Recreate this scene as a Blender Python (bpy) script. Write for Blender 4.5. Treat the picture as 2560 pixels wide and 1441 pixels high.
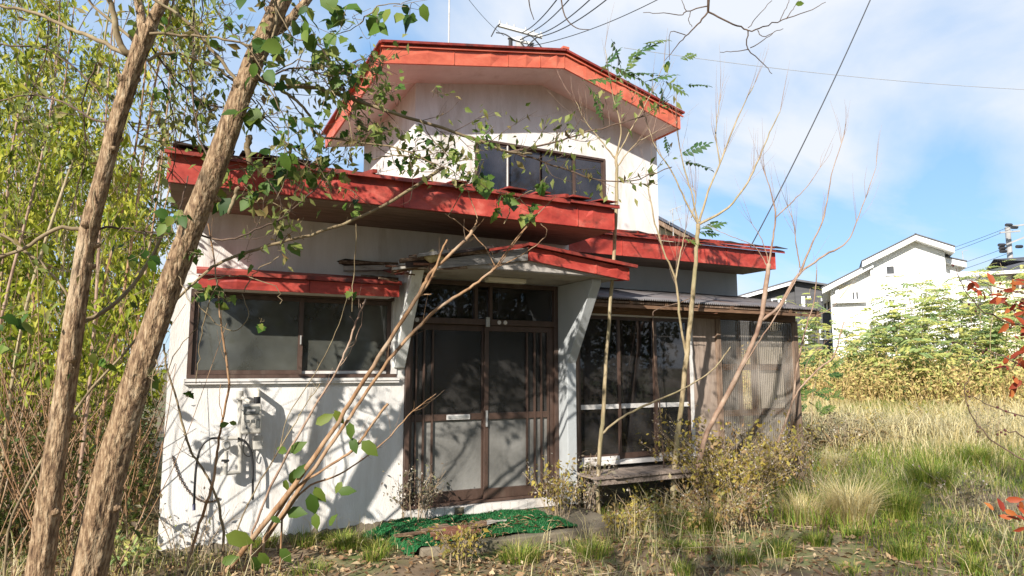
import bpy, math, random
import numpy as np
from mathutils import Vector, Matrix

# ------------------------------------------------------------------ camera, sky, sun, exposure
for _o in list(bpy.data.objects): bpy.data.objects.remove(_o)
SC = bpy.context.scene; COL = SC.collection
F = 1680.0; PSI = math.radians(26.5); PIT = math.atan(200/F)      # focal length in photo pixels, yaw, pitch
C = np.array([-1.9817, -6.2920, 1.4483])
cam = bpy.data.cameras.new('camera'); camo = bpy.data.objects.new('camera', cam); COL.objects.link(camo)
cam.sensor_width = 36; cam.lens = 36*F/2560; cam.clip_start = 0.05; cam.clip_end = 3000
camo.location = C; camo.rotation_euler = (math.pi/2+PIT, 0, -PSI); SC.camera = camo

SUN_TO = Vector((-0.67, -0.55, 0.49)).normalized()                # towards the sun
SUN_EL = math.asin(SUN_TO.z); SUN_AZ = math.atan2(SUN_TO.x, SUN_TO.y)
world = bpy.data.worlds.new('World'); SC.world = world; world.use_nodes = True
def build_sky():
    nt = world.node_tree; nt.nodes.clear(); N = nt.nodes.new; K = nt.links.new
    out = N('ShaderNodeOutputWorld'); bg = N('ShaderNodeBackground'); bg.inputs[1].default_value = 0.104
    sky = N('ShaderNodeTexSky'); sky.sky_type = 'NISHITA'; sky.sun_disc = False
    sky.sun_elevation = SUN_EL; sky.sun_rotation = SUN_AZ % (2*math.pi)
    sky.air_density = 1.0; sky.dust_density = 0.4; sky.ozone_density = 2.2
    tc = N('ShaderNodeTexCoord'); sep = N('ShaderNodeSeparateXYZ'); K(tc.outputs['Generated'], sep.inputs[0])
    ad = N('ShaderNodeMath'); ad.operation = 'ADD'; ad.inputs[1].default_value = 0.32; K(sep.outputs[2], ad.inputs[0])
    mx = N('ShaderNodeMath'); mx.operation = 'MAXIMUM'; mx.inputs[1].default_value = 0.08; K(ad.outputs[0], mx.inputs[0])
    dx = N('ShaderNodeMath'); dx.operation = 'DIVIDE'; K(sep.outputs[0], dx.inputs[0]); K(mx.outputs[0], dx.inputs[1])
    dy = N('ShaderNodeMath'); dy.operation = 'DIVIDE'; K(sep.outputs[1], dy.inputs[0]); K(mx.outputs[0], dy.inputs[1])
    cb = N('ShaderNodeCombineXYZ'); K(dx.outputs[0], cb.inputs[0]); K(dy.outputs[0], cb.inputs[1])
    mp = N('ShaderNodeMapping'); mp.inputs['Location'].default_value = (8.3, 2.2, 0.0); mp.inputs['Rotation'].default_value = (0, 0, 0.5)
    mp.inputs['Scale'].default_value = (1.0, 1.5, 1); K(cb.outputs[0], mp.inputs[0])
    no = N('ShaderNodeTexNoise'); no.inputs['Scale'].default_value = 1.0; no.inputs['Detail'].default_value = 9
    no.inputs['Roughness'].default_value = 0.52; no.inputs['Distortion'].default_value = 0.35; K(mp.outputs[0], no.inputs[0])
    rp = N('ShaderNodeValToRGB'); e = rp.color_ramp.elements
    e[0].position = 0.43; e[0].color = (0.0, 0.0, 0.0, 1); e[1].position = 0.60; e[1].color = (0.93, 0.93, 0.93, 1)
    K(no.outputs[0], rp.inputs[0])
    mix = N('ShaderNodeMix'); mix.data_type = 'RGBA'; mix.inputs[7].default_value = (4.9, 5.1, 5.45, 1)
    flat = N('ShaderNodeMix'); flat.data_type = 'RGBA'; flat.inputs[0].default_value = 0.62; flat.inputs[7].default_value = (1.75, 3.35, 5.6, 1); K(sky.outputs[0], flat.inputs[6])
    K(rp.outputs[0], mix.inputs[0]); K(flat.outputs[2], mix.inputs[6]); K(mix.outputs[2], bg.inputs[0]); K(bg.outputs[0], out.inputs[0])
build_sky()
sl = bpy.data.lights.new('sun', 'SUN'); sl.energy = 5.0; sl.angle = math.radians(0.6); sl.color = (1.0, 0.93, 0.83)
so = bpy.data.objects.new('sun', sl); COL.objects.link(so); so.location = (-30, -25, 25)
so.rotation_euler = (-SUN_TO).to_track_quat('-Z', 'Y').to_euler()
SC.view_settings.view_transform = 'Standard'; SC.view_settings.look = 'None'; SC.view_settings.gamma = 1
SC.view_settings.use_curve_mapping = False; SC.view_settings.exposure = 0.85
SC.render.engine = 'CYCLES'; SC.cycles.max_bounces = 6; SC.cycles.transparent_max_bounces = 10

# ------------------------------------------------------------------ helpers: pixels to places
FW = np.array([math.sin(PSI)*math.cos(PIT), math.cos(PSI)*math.cos(PIT), math.sin(PIT)])
RT = np.array([math.cos(PSI), -math.sin(PSI), 0.0]); UP = np.cross(RT, FW)
def ray(x, y): return FW + RT*(x-1280)/F - UP*(y-720.5)/F
def W(x, y, d): return C + d*ray(x, y)                            # a point at depth d
def P(x, y, Y=0.0): r = ray(x, y); return C + (Y-C[1])/r[1]*r     # on the plane Y = const
def G(x, y, z=-0.04): r = ray(x, y); return C + (z-C[2])/r[2]*r   # on the ground
def depth(p): return float((np.asarray(p)-C)@FW)
R = random.Random(11); NR = np.random.default_rng(5)
def gz(x, y):                                                     # height of the ground
    rise = 0.05*np.clip(np.hypot(x+2, y+6.3)-10.5, 0, 17)*np.clip((x-5.6)/3, 0, 1)
    return rise - 0.045 + 0.02*np.sin(x*1.7+0.6)*np.cos(y*1.9) + 0.012*np.sin(x*4.3+y*3.1) + 0.010*np.cos(y*6.1-x*2.2)

# ------------------------------------------------------------------ helpers: materials
MT = {}
def S(h):                                                         # '#rrggbb' to linear
    return tuple(((c/12.92) if c <= 0.04045 else ((c+0.055)/1.055)**2.4) for c in [int(h[i:i+2], 16)/255 for i in (1, 3, 5)])
def new_mat(name):
    m = bpy.data.materials.new(name); m.use_nodes = True; nt = m.node_tree; nt.nodes.clear()
    return m, nt, nt.nodes.new, nt.links.new
def mat(name, cols, rough=0.7, scale=4.0, stretch=(1, 1, 1), detail=6, bump=0.0, bscale=40.0, spec=0.4, pos=None, metal=0.0, dirt=None, dscale=1.3, dpos=(0.5, 0.72), dist=0.0):
    """noise between colours + an optional large-scale stain colour + fine relief"""
    m, nt, N, K = new_mat(name)
    out = N('ShaderNodeOutputMaterial'); b = N('ShaderNodeBsdfPrincipled'); K(b.outputs[0], out.inputs[0])
    b.inputs['Roughness'].default_value = rough; b.inputs['Specular IOR Level'].default_value = spec; b.inputs['Metallic'].default_value = metal
    geo = N('ShaderNodeNewGeometry'); mp = N('ShaderNodeMapping'); mp.inputs['Scale'].default_value = stretch; K(geo.outputs['Position'], mp.inputs[0])
    no = N('ShaderNodeTexNoise'); no.inputs['Scale'].default_value = scale; no.inputs['Detail'].default_value = detail
    no.inputs['Roughness'].default_value = 0.65; no.inputs['Distortion'].default_value = dist; K(mp.outputs[0], no.inputs[0])
    rp = N('ShaderNodeValToRGB'); el = rp.color_ramp.elements
    ps = pos or [0.32+0.36*i/max(1, len(cols)-1) for i in range(len(cols))]
    for i, c in enumerate(cols):
        e = el[i] if i < 2 else el.new(ps[i])
        e.position = ps[i]; e.color = (*c, 1)
    K(no.outputs[0], rp.inputs[0]); src = rp.outputs[0]
    if dirt:
        n2 = N('ShaderNodeTexNoise'); n2.inputs['Scale'].default_value = dscale; n2.inputs['Detail'].default_value = 8; n2.inputs['Roughness'].default_value = 0.7
        K(mp.outputs[0], n2.inputs[0])
        mr = N('ShaderNodeMapRange'); mr.inputs[1].default_value = dpos[0]; mr.inputs[2].default_value = dpos[1]; K(n2.outputs[0], mr.inputs[0])
        mi = N('ShaderNodeMix'); mi.data_type = 'RGBA'; mi.inputs[7].default_value = (*dirt, 1)
        K(mr.outputs[0], mi.inputs[0]); K(src, mi.inputs[6]); src = mi.outputs[2]
    K(src, b.inputs['Base Color'])
    if bump:
        n3 = N('ShaderNodeTexNoise'); n3.inputs['Scale'].default_value = bscale; n3.inputs['Detail'].default_value = 5; K(mp.outputs[0], n3.inputs[0])
        bp = N('ShaderNodeBump'); bp.inputs['Strength'].default_value = min(1, bump); bp.inputs['Distance'].default_value = 0.01*max(1, bump); K(n3.outputs[0], bp.inputs['Height']); K(bp.outputs[0], b.inputs['Normal'])
    MT[name] = m; return m
def leafmat(name, cols, rough=0.55, trans=0.35, objrand=False):
    m, nt, N, K = new_mat(name)
    out = N('ShaderNodeOutputMaterial'); b = N('ShaderNodeBsdfPrincipled'); b.inputs['Roughness'].default_value = rough; b.inputs['Specular IOR Level'].default_value = 0.3
    if objrand: a = N('ShaderNodeObjectInfo'); o = a.outputs['Random']
    else: a = N('ShaderNodeAttribute'); a.attribute_name = 'rnd'; o = a.outputs['Fac']
    rp = N('ShaderNodeValToRGB'); el = rp.color_ramp.elements
    for i, c in enumerate(cols):
        p = i/max(1, len(cols)-1); e = el[i] if i < 2 else el.new(p)
        e.position = p; e.color = (*c, 1)
    K(o, rp.inputs[0]); t = N('ShaderNodeBsdfTranslucent'); ms = N('ShaderNodeMixShader'); ms.inputs[0].default_value = trans
    K(rp.outputs[0], b.inputs['Base Color']); K(rp.outputs[0], t.inputs[0])
    K(b.outputs[0], ms.inputs[1]); K(t.outputs[0], ms.inputs[2]); K(ms.outputs[0], out.inputs[0]); MT[name] = m; return m
def glassmat(name, tint, rough=0.03, clear=0.75, film=(0.05, 0.05, 0.05), bump=0.0, bscale=60):
    """dusty window glass: see-through + a dull film + a fresnel reflection"""
    m, nt, N, K = new_mat(name)
    out = N('ShaderNodeOutputMaterial'); tr = N('ShaderNodeBsdfTransparent'); tr.inputs[0].default_value = (*tint, 1)
    df = N('ShaderNodeBsdfDiffuse'); df.inputs[0].default_value = (*film, 1); gl = N('ShaderNodeBsdfGlossy'); gl.inputs['Roughness'].default_value = rough
    gl.inputs[0].default_value = (0.9, 0.9, 0.9, 1)
    m1 = N('ShaderNodeMixShader'); geo = N('ShaderNodeNewGeometry'); no = N('ShaderNodeTexNoise'); no.inputs['Scale'].default_value = 2.6; no.inputs['Detail'].default_value = 7
    K(geo.outputs['Position'], no.inputs[0]); mr = N('ShaderNodeMapRange'); mr.inputs[1].default_value = 0.3; mr.inputs[2].default_value = 0.75
    mr.inputs[3].default_value = max(0, 1-clear-0.25); mr.inputs[4].default_value = min(1, 1-clear+0.3); K(no.outputs[0], mr.inputs[0])
    K(mr.outputs[0], m1.inputs[0]); K(tr.outputs[0], m1.inputs[1]); K(df.outputs[0], m1.inputs[2])
    fr = N('ShaderNodeFresnel'); fr.inputs[0].default_value = 1.5; m2 = N('ShaderNodeMixShader'); K(fr.outputs[0], m2.inputs[0]); K(m1.outputs[0], m2.inputs[1]); K(gl.outputs[0], m2.inputs[2])
    if bump:
        n3 = N('ShaderNodeTexNoise'); n3.inputs['Scale'].default_value = bscale; n3.inputs['Detail'].default_value = 2; K(geo.outputs['Position'], n3.inputs[0])
        bp = N('ShaderNodeBump'); bp.inputs['Strength'].default_value = bump; bp.inputs['Distance'].default_value = 0.01; K(n3.outputs[0], bp.inputs['Height'])
        for q in (df, gl, fr): K(bp.outputs[0], q.inputs['Normal'])
    K(m2.outputs[0], out.inputs[0]); MT[name] = m; return m

mat('plaster', [(0.54, 0.515, 0.485), (0.62, 0.605, 0.585), (0.68, 0.67, 0.655)], 0.85, 3.0, (1.6, 1.6, 0.35), bump=0.35, bscale=70, dirt=(0.33, 0.29, 0.24), dscale=2.0, dpos=(0.53, 0.80))
mat('plaster_shaded', [(0.34, 0.36, 0.37), (0.42, 0.44, 0.45)], 0.85, 3.0, (1, 1, 0.5), bump=0.3, bscale=70, dirt=(0.30, 0.30, 0.30), dscale=1.5, dpos=(0.5, 0.85))  # white plaster greyed to carry the shade on right bracket and wing wall
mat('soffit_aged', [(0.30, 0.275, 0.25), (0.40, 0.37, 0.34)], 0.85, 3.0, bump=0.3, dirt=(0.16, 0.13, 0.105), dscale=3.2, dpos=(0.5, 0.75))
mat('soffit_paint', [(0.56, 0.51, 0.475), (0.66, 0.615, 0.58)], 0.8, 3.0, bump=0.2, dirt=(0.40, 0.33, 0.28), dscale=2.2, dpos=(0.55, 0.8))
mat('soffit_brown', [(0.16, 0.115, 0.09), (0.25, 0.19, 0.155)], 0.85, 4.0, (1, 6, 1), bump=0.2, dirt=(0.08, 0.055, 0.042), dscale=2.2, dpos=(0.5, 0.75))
mat('bracket_paint', [(0.60, 0.61, 0.60), (0.74, 0.74, 0.72)], 0.8, 8.0, (3, 3, 0.6), bump=0.3, dirt=(0.30, 0.28, 0.25), dscale=3.0, dpos=(0.54, 0.8))
mat('red_metal', [(0.20, 0.020, 0.016), (0.33, 0.036, 0.025), (0.40, 0.055, 0.038), (0.50, 0.13, 0.095)], 0.55, 3.4, (1, 1, 1.6), bump=0.5, bscale=7, spec=0.5, dirt=(0.12, 0.030, 0.020), dscale=4.5, dpos=(0.52, 0.74))
mat('red_metal_faded', [(0.38, 0.07, 0.038), (0.49, 0.11, 0.06), (0.56, 0.16, 0.095)], 0.5, 2.6, (1, 1, 1.6), bump=0.15, bscale=9, spec=0.45, dirt=(0.30, 0.07, 0.05), dscale=3.6, dpos=(0.56, 0.85))
mat('red_edge', [(0.11, 0.020, 0.015), (0.22, 0.03, 0.02), (0.30, 0.05, 0.035)], 0.5, 7.0, bump=0.2, dirt=(0.035, 0.022, 0.018), dscale=5, dpos=(0.5, 0.7))
mat('dark_edge', [(0.02, 0.016, 0.014), (0.06, 0.035, 0.03)], 0.8, 9.0)
mat('roof_metal', [(0.16, 0.03, 0.02), (0.26, 0.05, 0.035), (0.12, 0.06, 0.045)], 0.6, 5.0, bump=0.2)
mat('brown_alu', [(0.050, 0.030, 0.022), (0.085, 0.052, 0.040)], 0.45, 6.0, (2, 2, 0.6), spec=0.5, dirt=(0.13, 0.10, 0.08), dscale=4, dpos=(0.55, 0.85))
mat('pale_alu', [(0.50, 0.48, 0.46), (0.66, 0.64, 0.62)], 0.5, 6.0, spec=0.5, dirt=(0.28, 0.25, 0.22), dscale=4, dpos=(0.55, 0.85))
mat('wood_weathered', [(0.10, 0.062, 0.042), (0.20, 0.135, 0.095), (0.29, 0.215, 0.16)], 0.85, 5.0, (9, 9, 1.0), bump=0.5, bscale=18, dirt=(0.055, 0.036, 0.026), dscale=2.2)
mat('wood_beam', [(0.075, 0.042, 0.026), (0.17, 0.095, 0.055), (0.25, 0.15, 0.085)], 0.85, 4.0, (1.0, 9, 9), bump=0.5, bscale=16, dirt=(0.035, 0.022, 0.016), dscale=2.0)
mat('wood_deck', [(0.15, 0.115, 0.095), (0.26, 0.205, 0.17), (0.34, 0.28, 0.24)], 0.9, 5.0, (9, 1.2, 9), bump=0.5, bscale=16, dirt=(0.075, 0.055, 0.045), dscale=2.0)
mat('wood_grey', [(0.22, 0.20, 0.18), (0.38, 0.35, 0.31), (0.48, 0.45, 0.40)], 0.9, 6.0, (1, 8, 8), bump=0.5, bscale=20, dirt=(0.06, 0.045, 0.035), dscale=3.0, dpos=(0.5, 0.7))
mat('wood_grey_dark', [(0.10, 0.095, 0.09), (0.22, 0.205, 0.19), (0.30, 0.28, 0.26)], 0.9, 6.0, (1, 8, 8), bump=0.5, bscale=20, dirt=(0.05, 0.04, 0.03), dscale=3.0, dpos=(0.5, 0.7))
mat('wood_rotten', [(0.035, 0.022, 0.016), (0.13, 0.075, 0.045), (0.34, 0.26, 0.18)], 0.95, 11.0, (1, 5, 5), bump=0.9, bscale=35)
mat('seed_foam', [(0.34, 0.27, 0.13), (0.52, 0.44, 0.26)], 0.95, 16.0, bump=0.8, bscale=40)
mat('wood_red', [(0.08, 0.032, 0.02), (0.16, 0.065, 0.038), (0.24, 0.125, 0.085)], 0.9, 9.0, (2, 7, 7), bump=0.6, bscale=25)
mat('plywood', [(0.22, 0.165, 0.13), (0.30, 0.235, 0.19), (0.36, 0.29, 0.24)], 0.8, 3.0, (5, 5, 1), bump=0.2, dirt=(0.16, 0.12, 0.095), dscale=2.0)
mat('concrete', [(0.11, 0.09, 0.065), (0.17, 0.14, 0.10), (0.22, 0.185, 0.14)], 0.95, 5.0, bump=0.6, bscale=45, dirt=(0.10, 0.095, 0.055), dscale=2.5)
mat('tile_white', [(0.56, 0.53, 0.50), (0.70, 0.67, 0.64)], 0.4, 12.0, dirt=(0.30, 0.25, 0.2), dscale=6)
mat('meter_paint', [(0.36, 0.34, 0.30), (0.46, 0.44, 0.40)], 0.5, 10.0, dirt=(0.40, 0.36, 0.30), dscale=9, dpos=(0.55, 0.8))
mat('rubber_black', [(0.012, 0.012, 0.013), (0.03, 0.03, 0.032)], 0.5, 8.0)
mat('display_grey', [(0.09, 0.095, 0.09), (0.14, 0.145, 0.14)], 0.25, 30.0)
mat('steel_grey', [(0.34, 0.34, 0.33), (0.48, 0.48, 0.47)], 0.45, 12.0, metal=0.3)
mat('lamp_plastic', [(0.62, 0.58, 0.47), (0.72, 0.68, 0.58)], 0.5, 4.0)
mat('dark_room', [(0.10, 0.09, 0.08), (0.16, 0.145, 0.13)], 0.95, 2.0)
mat('curtain', [(0.20, 0.20, 0.22), (0.30, 0.29, 0.31)], 0.9, 3.0)
mat('curtain_blue', [(0.10, 0.105, 0.17), (0.15, 0.15, 0.23)], 0.9, 3.0)
mat('turf_mat', [(0.004, 0.07, 0.018), (0.008, 0.125, 0.032), (0.02, 0.18, 0.05)], 0.85, 14.0, bump=0.9, bscale=120, dirt=(0.03, 0.07, 0.03), dscale=5, dpos=(0.5, 0.75))
mat('soil', [(0.10, 0.068, 0.04), (0.17, 0.12, 0.075), (0.23, 0.175, 0.11)], 0.97, 3.5, bump=1.0, bscale=14, dirt=(0.10, 0.13, 0.035), dscale=0.55, dpos=(0.48, 0.6))
mat('bark', [(0.055, 0.031, 0.018), (0.17, 0.105, 0.058), (0.30, 0.205, 0.12), (0.42, 0.325, 0.215)], 0.92, 12.0, (4, 4, 1.0), detail=10, bump=3.5, bscale=13, pos=[0.34, 0.45, 0.55, 0.68], dirt=(0.43, 0.34, 0.23), dscale=1.5, dpos=(0.55, 0.72), dist=0.4)
mat('bark_pale', [(0.19, 0.14, 0.075), (0.31, 0.245, 0.145), (0.40, 0.33, 0.22)], 0.8, 7.0, (3, 3, 1), bump=0.4, bscale=14, dirt=(0.20, 0.19, 0.09), dscale=2.0)
mat('bark_orange', [(0.13, 0.066, 0.032), (0.25, 0.14, 0.068), (0.34, 0.22, 0.13)], 0.75, 6.0, (3, 3, 1), bump=0.4, bscale=16, dirt=(0.34, 0.27, 0.20), dscale=2.0)
mat('bark_red', [(0.17, 0.10, 0.07), (0.28, 0.185, 0.13), (0.38, 0.285, 0.215)], 0.7, 6.0, bump=0.2)
mat('bark_dark', [(0.045, 0.03, 0.022), (0.10, 0.065, 0.045), (0.17, 0.115, 0.08)], 0.85, 7.0, bump=0.4)
mat('vine_stem', [(0.10, 0.07, 0.04), (0.20, 0.15, 0.085), (0.29, 0.235, 0.14)], 0.85, 6.0)
mat('twig_dry', [(0.20, 0.135, 0.08), (0.32, 0.24, 0.155), (0.42, 0.34, 0.24)], 0.9, 4.0)
mat('white_render', [(0.74, 0.74, 0.73), (0.82, 0.82, 0.81)], 0.8, 0.8)
mat('white_trim', [(0.70, 0.70, 0.70), (0.80, 0.80, 0.80)], 0.6, 2.0)
mat('dark_siding', [(0.050, 0.050, 0.055), (0.075, 0.075, 0.08)], 0.7, 1.0, (0.3, 0.3, 9))
mat('beige_siding', [(0.60, 0.53, 0.40), (0.68, 0.61, 0.48)], 0.8, 1.0)
mat('slate_roof', [(0.055, 0.055, 0.062), (0.09, 0.09, 0.10)], 0.6, 1.5)
mat('blue_roof', [(0.04, 0.05, 0.075), (0.07, 0.08, 0.11)], 0.5, 1.5)
mat('pole_concrete', [(0.26, 0.26, 0.255), (0.36, 0.355, 0.35)], 0.9, 2.0)
mat('wire_dark', [(0.02, 0.02, 0.022), (0.04, 0.04, 0.045)], 0.6, 2.0)
mat('berry', [(0.05, 0.012, 0.012), (0.10, 0.02, 0.02)], 0.4, 4.0)
mat('metal_roof_grey', [(0.10, 0.095, 0.10), (0.17, 0.16, 0.165)], 0.55, 5.0, bump=0.2, dirt=(0.10, 0.06, 0.045), dscale=2.5)
glassmat('glass_dark', (0.42, 0.42, 0.44), 0.02, 0.80, (0.09, 0.085, 0.085))
glassmat('glass_upper', (0.45, 0.45, 0.5), 0.04, 0.62, (0.075, 0.072, 0.085))
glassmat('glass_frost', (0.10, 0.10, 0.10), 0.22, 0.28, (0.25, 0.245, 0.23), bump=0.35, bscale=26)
glassmat('glass_frost_shaded', (0.16, 0.16, 0.16), 0.16, 0.55, (0.06, 0.057, 0.055), bump=0.12, bscale=26)  # same door glass, darkened in colour for the shaded upper panes
glassmat('glass_kitchen', (0.15, 0.15, 0.15), 0.06, 0.5, (0.12, 0.125, 0.11), bump=0.06, bscale=5)
glassmat('glass_far', (0.3, 0.3, 0.32), 0.03, 0.75, (0.2, 0.2, 0.2))
glassmat('plastic_sheet', (0.82, 0.77, 0.69), 0.2, 0.74, (0.38, 0.34, 0.30))
leafmat('leaf_thicket', [(0.07, 0.11, 0.010), (0.19, 0.24, 0.018), (0.33, 0.36, 0.032), (0.46, 0.44, 0.06)], trans=0.42)
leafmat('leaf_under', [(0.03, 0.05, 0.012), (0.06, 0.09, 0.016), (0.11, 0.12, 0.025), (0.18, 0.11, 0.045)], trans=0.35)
leafmat('leaf_vine', [(0.022, 0.06, 0.010), (0.06, 0.13, 0.018), (0.12, 0.19, 0.028), (0.22, 0.26, 0.055)], trans=0.38, objrand=True)
leafmat('leaf_pale', [(0.09, 0.13, 0.025), (0.17, 0.21, 0.05), (0.29, 0.30, 0.10), (0.22, 0.15, 0.06)], trans=0.4)
leafmat('leaf_big', [(0.05, 0.10, 0.015), (0.09, 0.145, 0.022), (0.15, 0.19, 0.03)], trans=0.38, objrand=True)
leafmat('leaf_locust', [(0.04, 0.10, 0.03), (0.075, 0.14, 0.035), (0.13, 0.18, 0.04)], trans=0.38, objrand=True)
leafmat('leaf_shrub', [(0.18, 0.27, 0.11), (0.29, 0.37, 0.13), (0.43, 0.46, 0.13), (0.54, 0.50, 0.16)], trans=0.4)
leafmat('leaf_yellow', [(0.14, 0.11, 0.04), (0.34, 0.25, 0.05), (0.42, 0.33, 0.07), (0.27, 0.26, 0.06), (0.32, 0.20, 0.10)], trans=0.35)
leafmat('leaf_brown', [(0.13, 0.075, 0.035), (0.27, 0.165, 0.07), (0.36, 0.25, 0.09), (0.22, 0.21, 0.06), (0.36, 0.29, 0.16)], trans=0.35)
leafmat('leaf_drygrey', [(0.12, 0.085, 0.06), (0.20, 0.16, 0.11), (0.12, 0.13, 0.05), (0.30, 0.26, 0.20)], trans=0.3)
leafmat('leaf_red', [(0.22, 0.03, 0.018), (0.36, 0.075, 0.025), (0.46, 0.16, 0.045)], trans=0.35, objrand=True)
leafmat('seed_head', [(0.40, 0.35, 0.29), (0.55, 0.50, 0.44)], trans=0.3)
leafmat('litter', [(0.09, 0.05, 0.028), (0.20, 0.115, 0.06), (0.33, 0.22, 0.115), (0.46, 0.36, 0.22)], trans=0.15)
leafmat('grass_green', [(0.07, 0.14, 0.014), (0.14, 0.22, 0.025), (0.26, 0.29, 0.045), (0.44, 0.38, 0.13)], trans=0.35)
leafmat('grass_dry', [(0.46, 0.36, 0.15), (0.60, 0.50, 0.24), (0.70, 0.61, 0.34), (0.76, 0.69, 0.44)], trans=0.5)
leafmat('weed_brown', [(0.40, 0.27, 0.12), (0.56, 0.42, 0.19), (0.56, 0.49, 0.18), (0.38, 0.40, 0.13)], trans=0.35)
leafmat('turf_fibre', [(0.006, 0.055, 0.016), (0.014, 0.115, 0.034), (0.045, 0.19, 0.06)], trans=0.2)

# ------------------------------------------------------------------ helpers: objects
ORG = {}
def tag(o, label=None, cat=None, group=None, kind=None):
    if label: o['label'] = label
    if cat: o['category'] = cat
    if group: o['group'] = group
    if kind: o['kind'] = kind
    return o
def thing(name, label, cat, loc=(0, 0, 0), group=None):
    o = bpy.data.objects.new(name, None); COL.objects.link(o); o.empty_display_size = 0.2
    o.location = loc; ORG[o.name] = np.array(loc, float); return tag(o, label, cat, group)
def link(name, me, parent=None, org=None):
    o = bpy.data.objects.new(name, me); COL.objects.link(o)
    po = ORG[parent.name] if parent else np.zeros(3)
    org = po if org is None else np.asarray(org, float)
    if parent: o.parent = parent
    o.location = org-po; ORG[o.name] = org; return o
def np_mesh(name, V, T, m, rnd=None, smooth=False):
    me = bpy.data.meshes.new(name); V = np.ascontiguousarray(V, np.float32); T = np.ascontiguousarray(T, np.int32)
    me.vertices.add(len(V)); me.vertices.foreach_set('co', V.ravel()); k = T.shape[1]
    me.loops.add(T.size); me.loops.foreach_set('vertex_index', T.ravel()); me.polygons.add(len(T))
    me.polygons.foreach_set('loop_start', np.arange(0, T.size, k, dtype=np.int32))
    if rnd is not None:
        a = me.attributes.new('rnd', 'FLOAT', 'POINT'); a.data.foreach_set('value', np.ascontiguousarray(rnd, np.float32))
    me.update(calc_edges=True); me.validate()
    if smooth: me.polygons.foreach_set('use_smooth', np.ones(len(me.polygons), bool))
    me.materials.append(MT[m]); return me
class NP:
    """collects triangle soups (world coordinates)"""
    def __init__(s): s.V = []; s.T = []; s.r = []; s.n = 0
    def add(s, V, T, r=0.5):
        V = np.asarray(V, float); s.V.append(V); s.T.append(np.asarray(T)+s.n); s.n += len(V)
        s.r.append(np.full(len(V), r) if np.isscalar(r) else r)
    def build(s, name, m, parent=None, org=None, smooth=False):
        if not s.V: return None
        po = ORG[parent.name] if parent else np.zeros(3); og = po if org is None else np.asarray(org, float)
        me = np_mesh(name, np.concatenate(s.V)-og, np.concatenate(s.T), m, np.concatenate(s.r), smooth)
        return link(name, me, parent, og)
class MB:
    """collects polygons (world coordinates)"""
    def __init__(s): s.v = []; s.f = []
    def poly(s, pts): n = len(s.v); s.v += [tuple(map(float, p)) for p in pts]; s.f.append(tuple(range(n, n+len(pts)))); return s
    def hexa(s, a):                                               # 8 corners: bottom 4, top 4
        n = len(s.v); s.v += [tuple(map(float, p)) for p in a]
        for q in ((0, 3, 2, 1), (4, 5, 6, 7), (0, 1, 5, 4), (1, 2, 6, 5), (2, 3, 7, 6), (3, 0, 4, 7)): s.f.append(tuple(n+i for i in q))
        return s
    def box(s, x0, x1, y0, y1, z0, z1): return s.hexa([(x0, y0, z0), (x1, y0, z0), (x1, y1, z0), (x0, y1, z0), (x0, y0, z1), (x1, y0, z1), (x1, y1, z1), (x0, y1, z1)])
    def bar(s, a, b, w, h, up=(0, 0, 1)):                         # square bar from a to b
        a = np.array(a, float); b = np.array(b, float); d = b-a; d /= np.linalg.norm(d); u = np.cross(np.array(up, float), d)
        if np.linalg.norm(u) < 1e-4: u = np.cross(np.array((1.0, 0, 0)), d)
        u /= np.linalg.norm(u); v = np.cross(d, u); u = u*w/2; v = v*h/2
        return s.hexa([a-u-v, a+u-v, b+u-v, b-u-v, a-u+v, a+u+v, b+u+v, b-u+v])
    def prism(s, pts, dv):                                        # polygon pushed along dv
        dv = np.array(dv, float); pts = [np.array(p, float) for p in pts]; n = len(pts); k = len(s.v)
        s.v += [tuple(p) for p in pts]+[tuple(p+dv) for p in pts]
        s.f.append(tuple(range(k, k+n))); s.f.append(tuple(range(k+2*n-1, k+n-1, -1)))
        for i in range(n): s.f.append((k+i, k+n+i, k+n+(i+1) % n, k+(i+1) % n))
        return s
    def cyl(s, a, b, r, n=12, r2=None):
        a = np.array(a, float); b = np.array(b, float); d = b-a; d /= np.linalg.norm(d); h = np.array((0, 0, 1.0)) if abs(d[2]) < 0.9 else np.array((1.0, 0, 0))
        u = np.cross(h, d); u /= np.linalg.norm(u); v = np.cross(d, u); k = len(s.v); r2 = r if r2 is None else r2
        for p, q in ((a, r), (b, r2)):
            for i in range(n): t = 2*math.pi*i/n; s.v.append(tuple(p+u*q*math.cos(t)+v*q*math.sin(t)))
        s.f.append(tuple(range(k+n-1, k-1, -1))); s.f.append(tuple(range(k+n, k+2*n)))
        for i in range(n): s.f.append((k+i, k+(i+1) % n, k+n+(i+1) % n, k+n+i))
        return s
    def build(s, name, m, parent=None, org=None, bevel=0.0, smooth=False):
        po = ORG[parent.name] if parent else np.zeros(3); og = po if org is None else np.asarray(org, float)
        me = bpy.data.meshes.new(name); me.from_pydata([tuple(np.array(p)-og) for p in s.v], [], s.f); me.update(); me.materials.append(MT[m])
        if smooth:
            for p in me.polygons: p.use_smooth = True
        o = link(name, me, parent, og)
        if bevel:
            b = o.modifiers.new('bevel', 'BEVEL'); b.width = bevel; b.segments = 2; b.limit_method = 'ANGLE'
        return o

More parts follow.
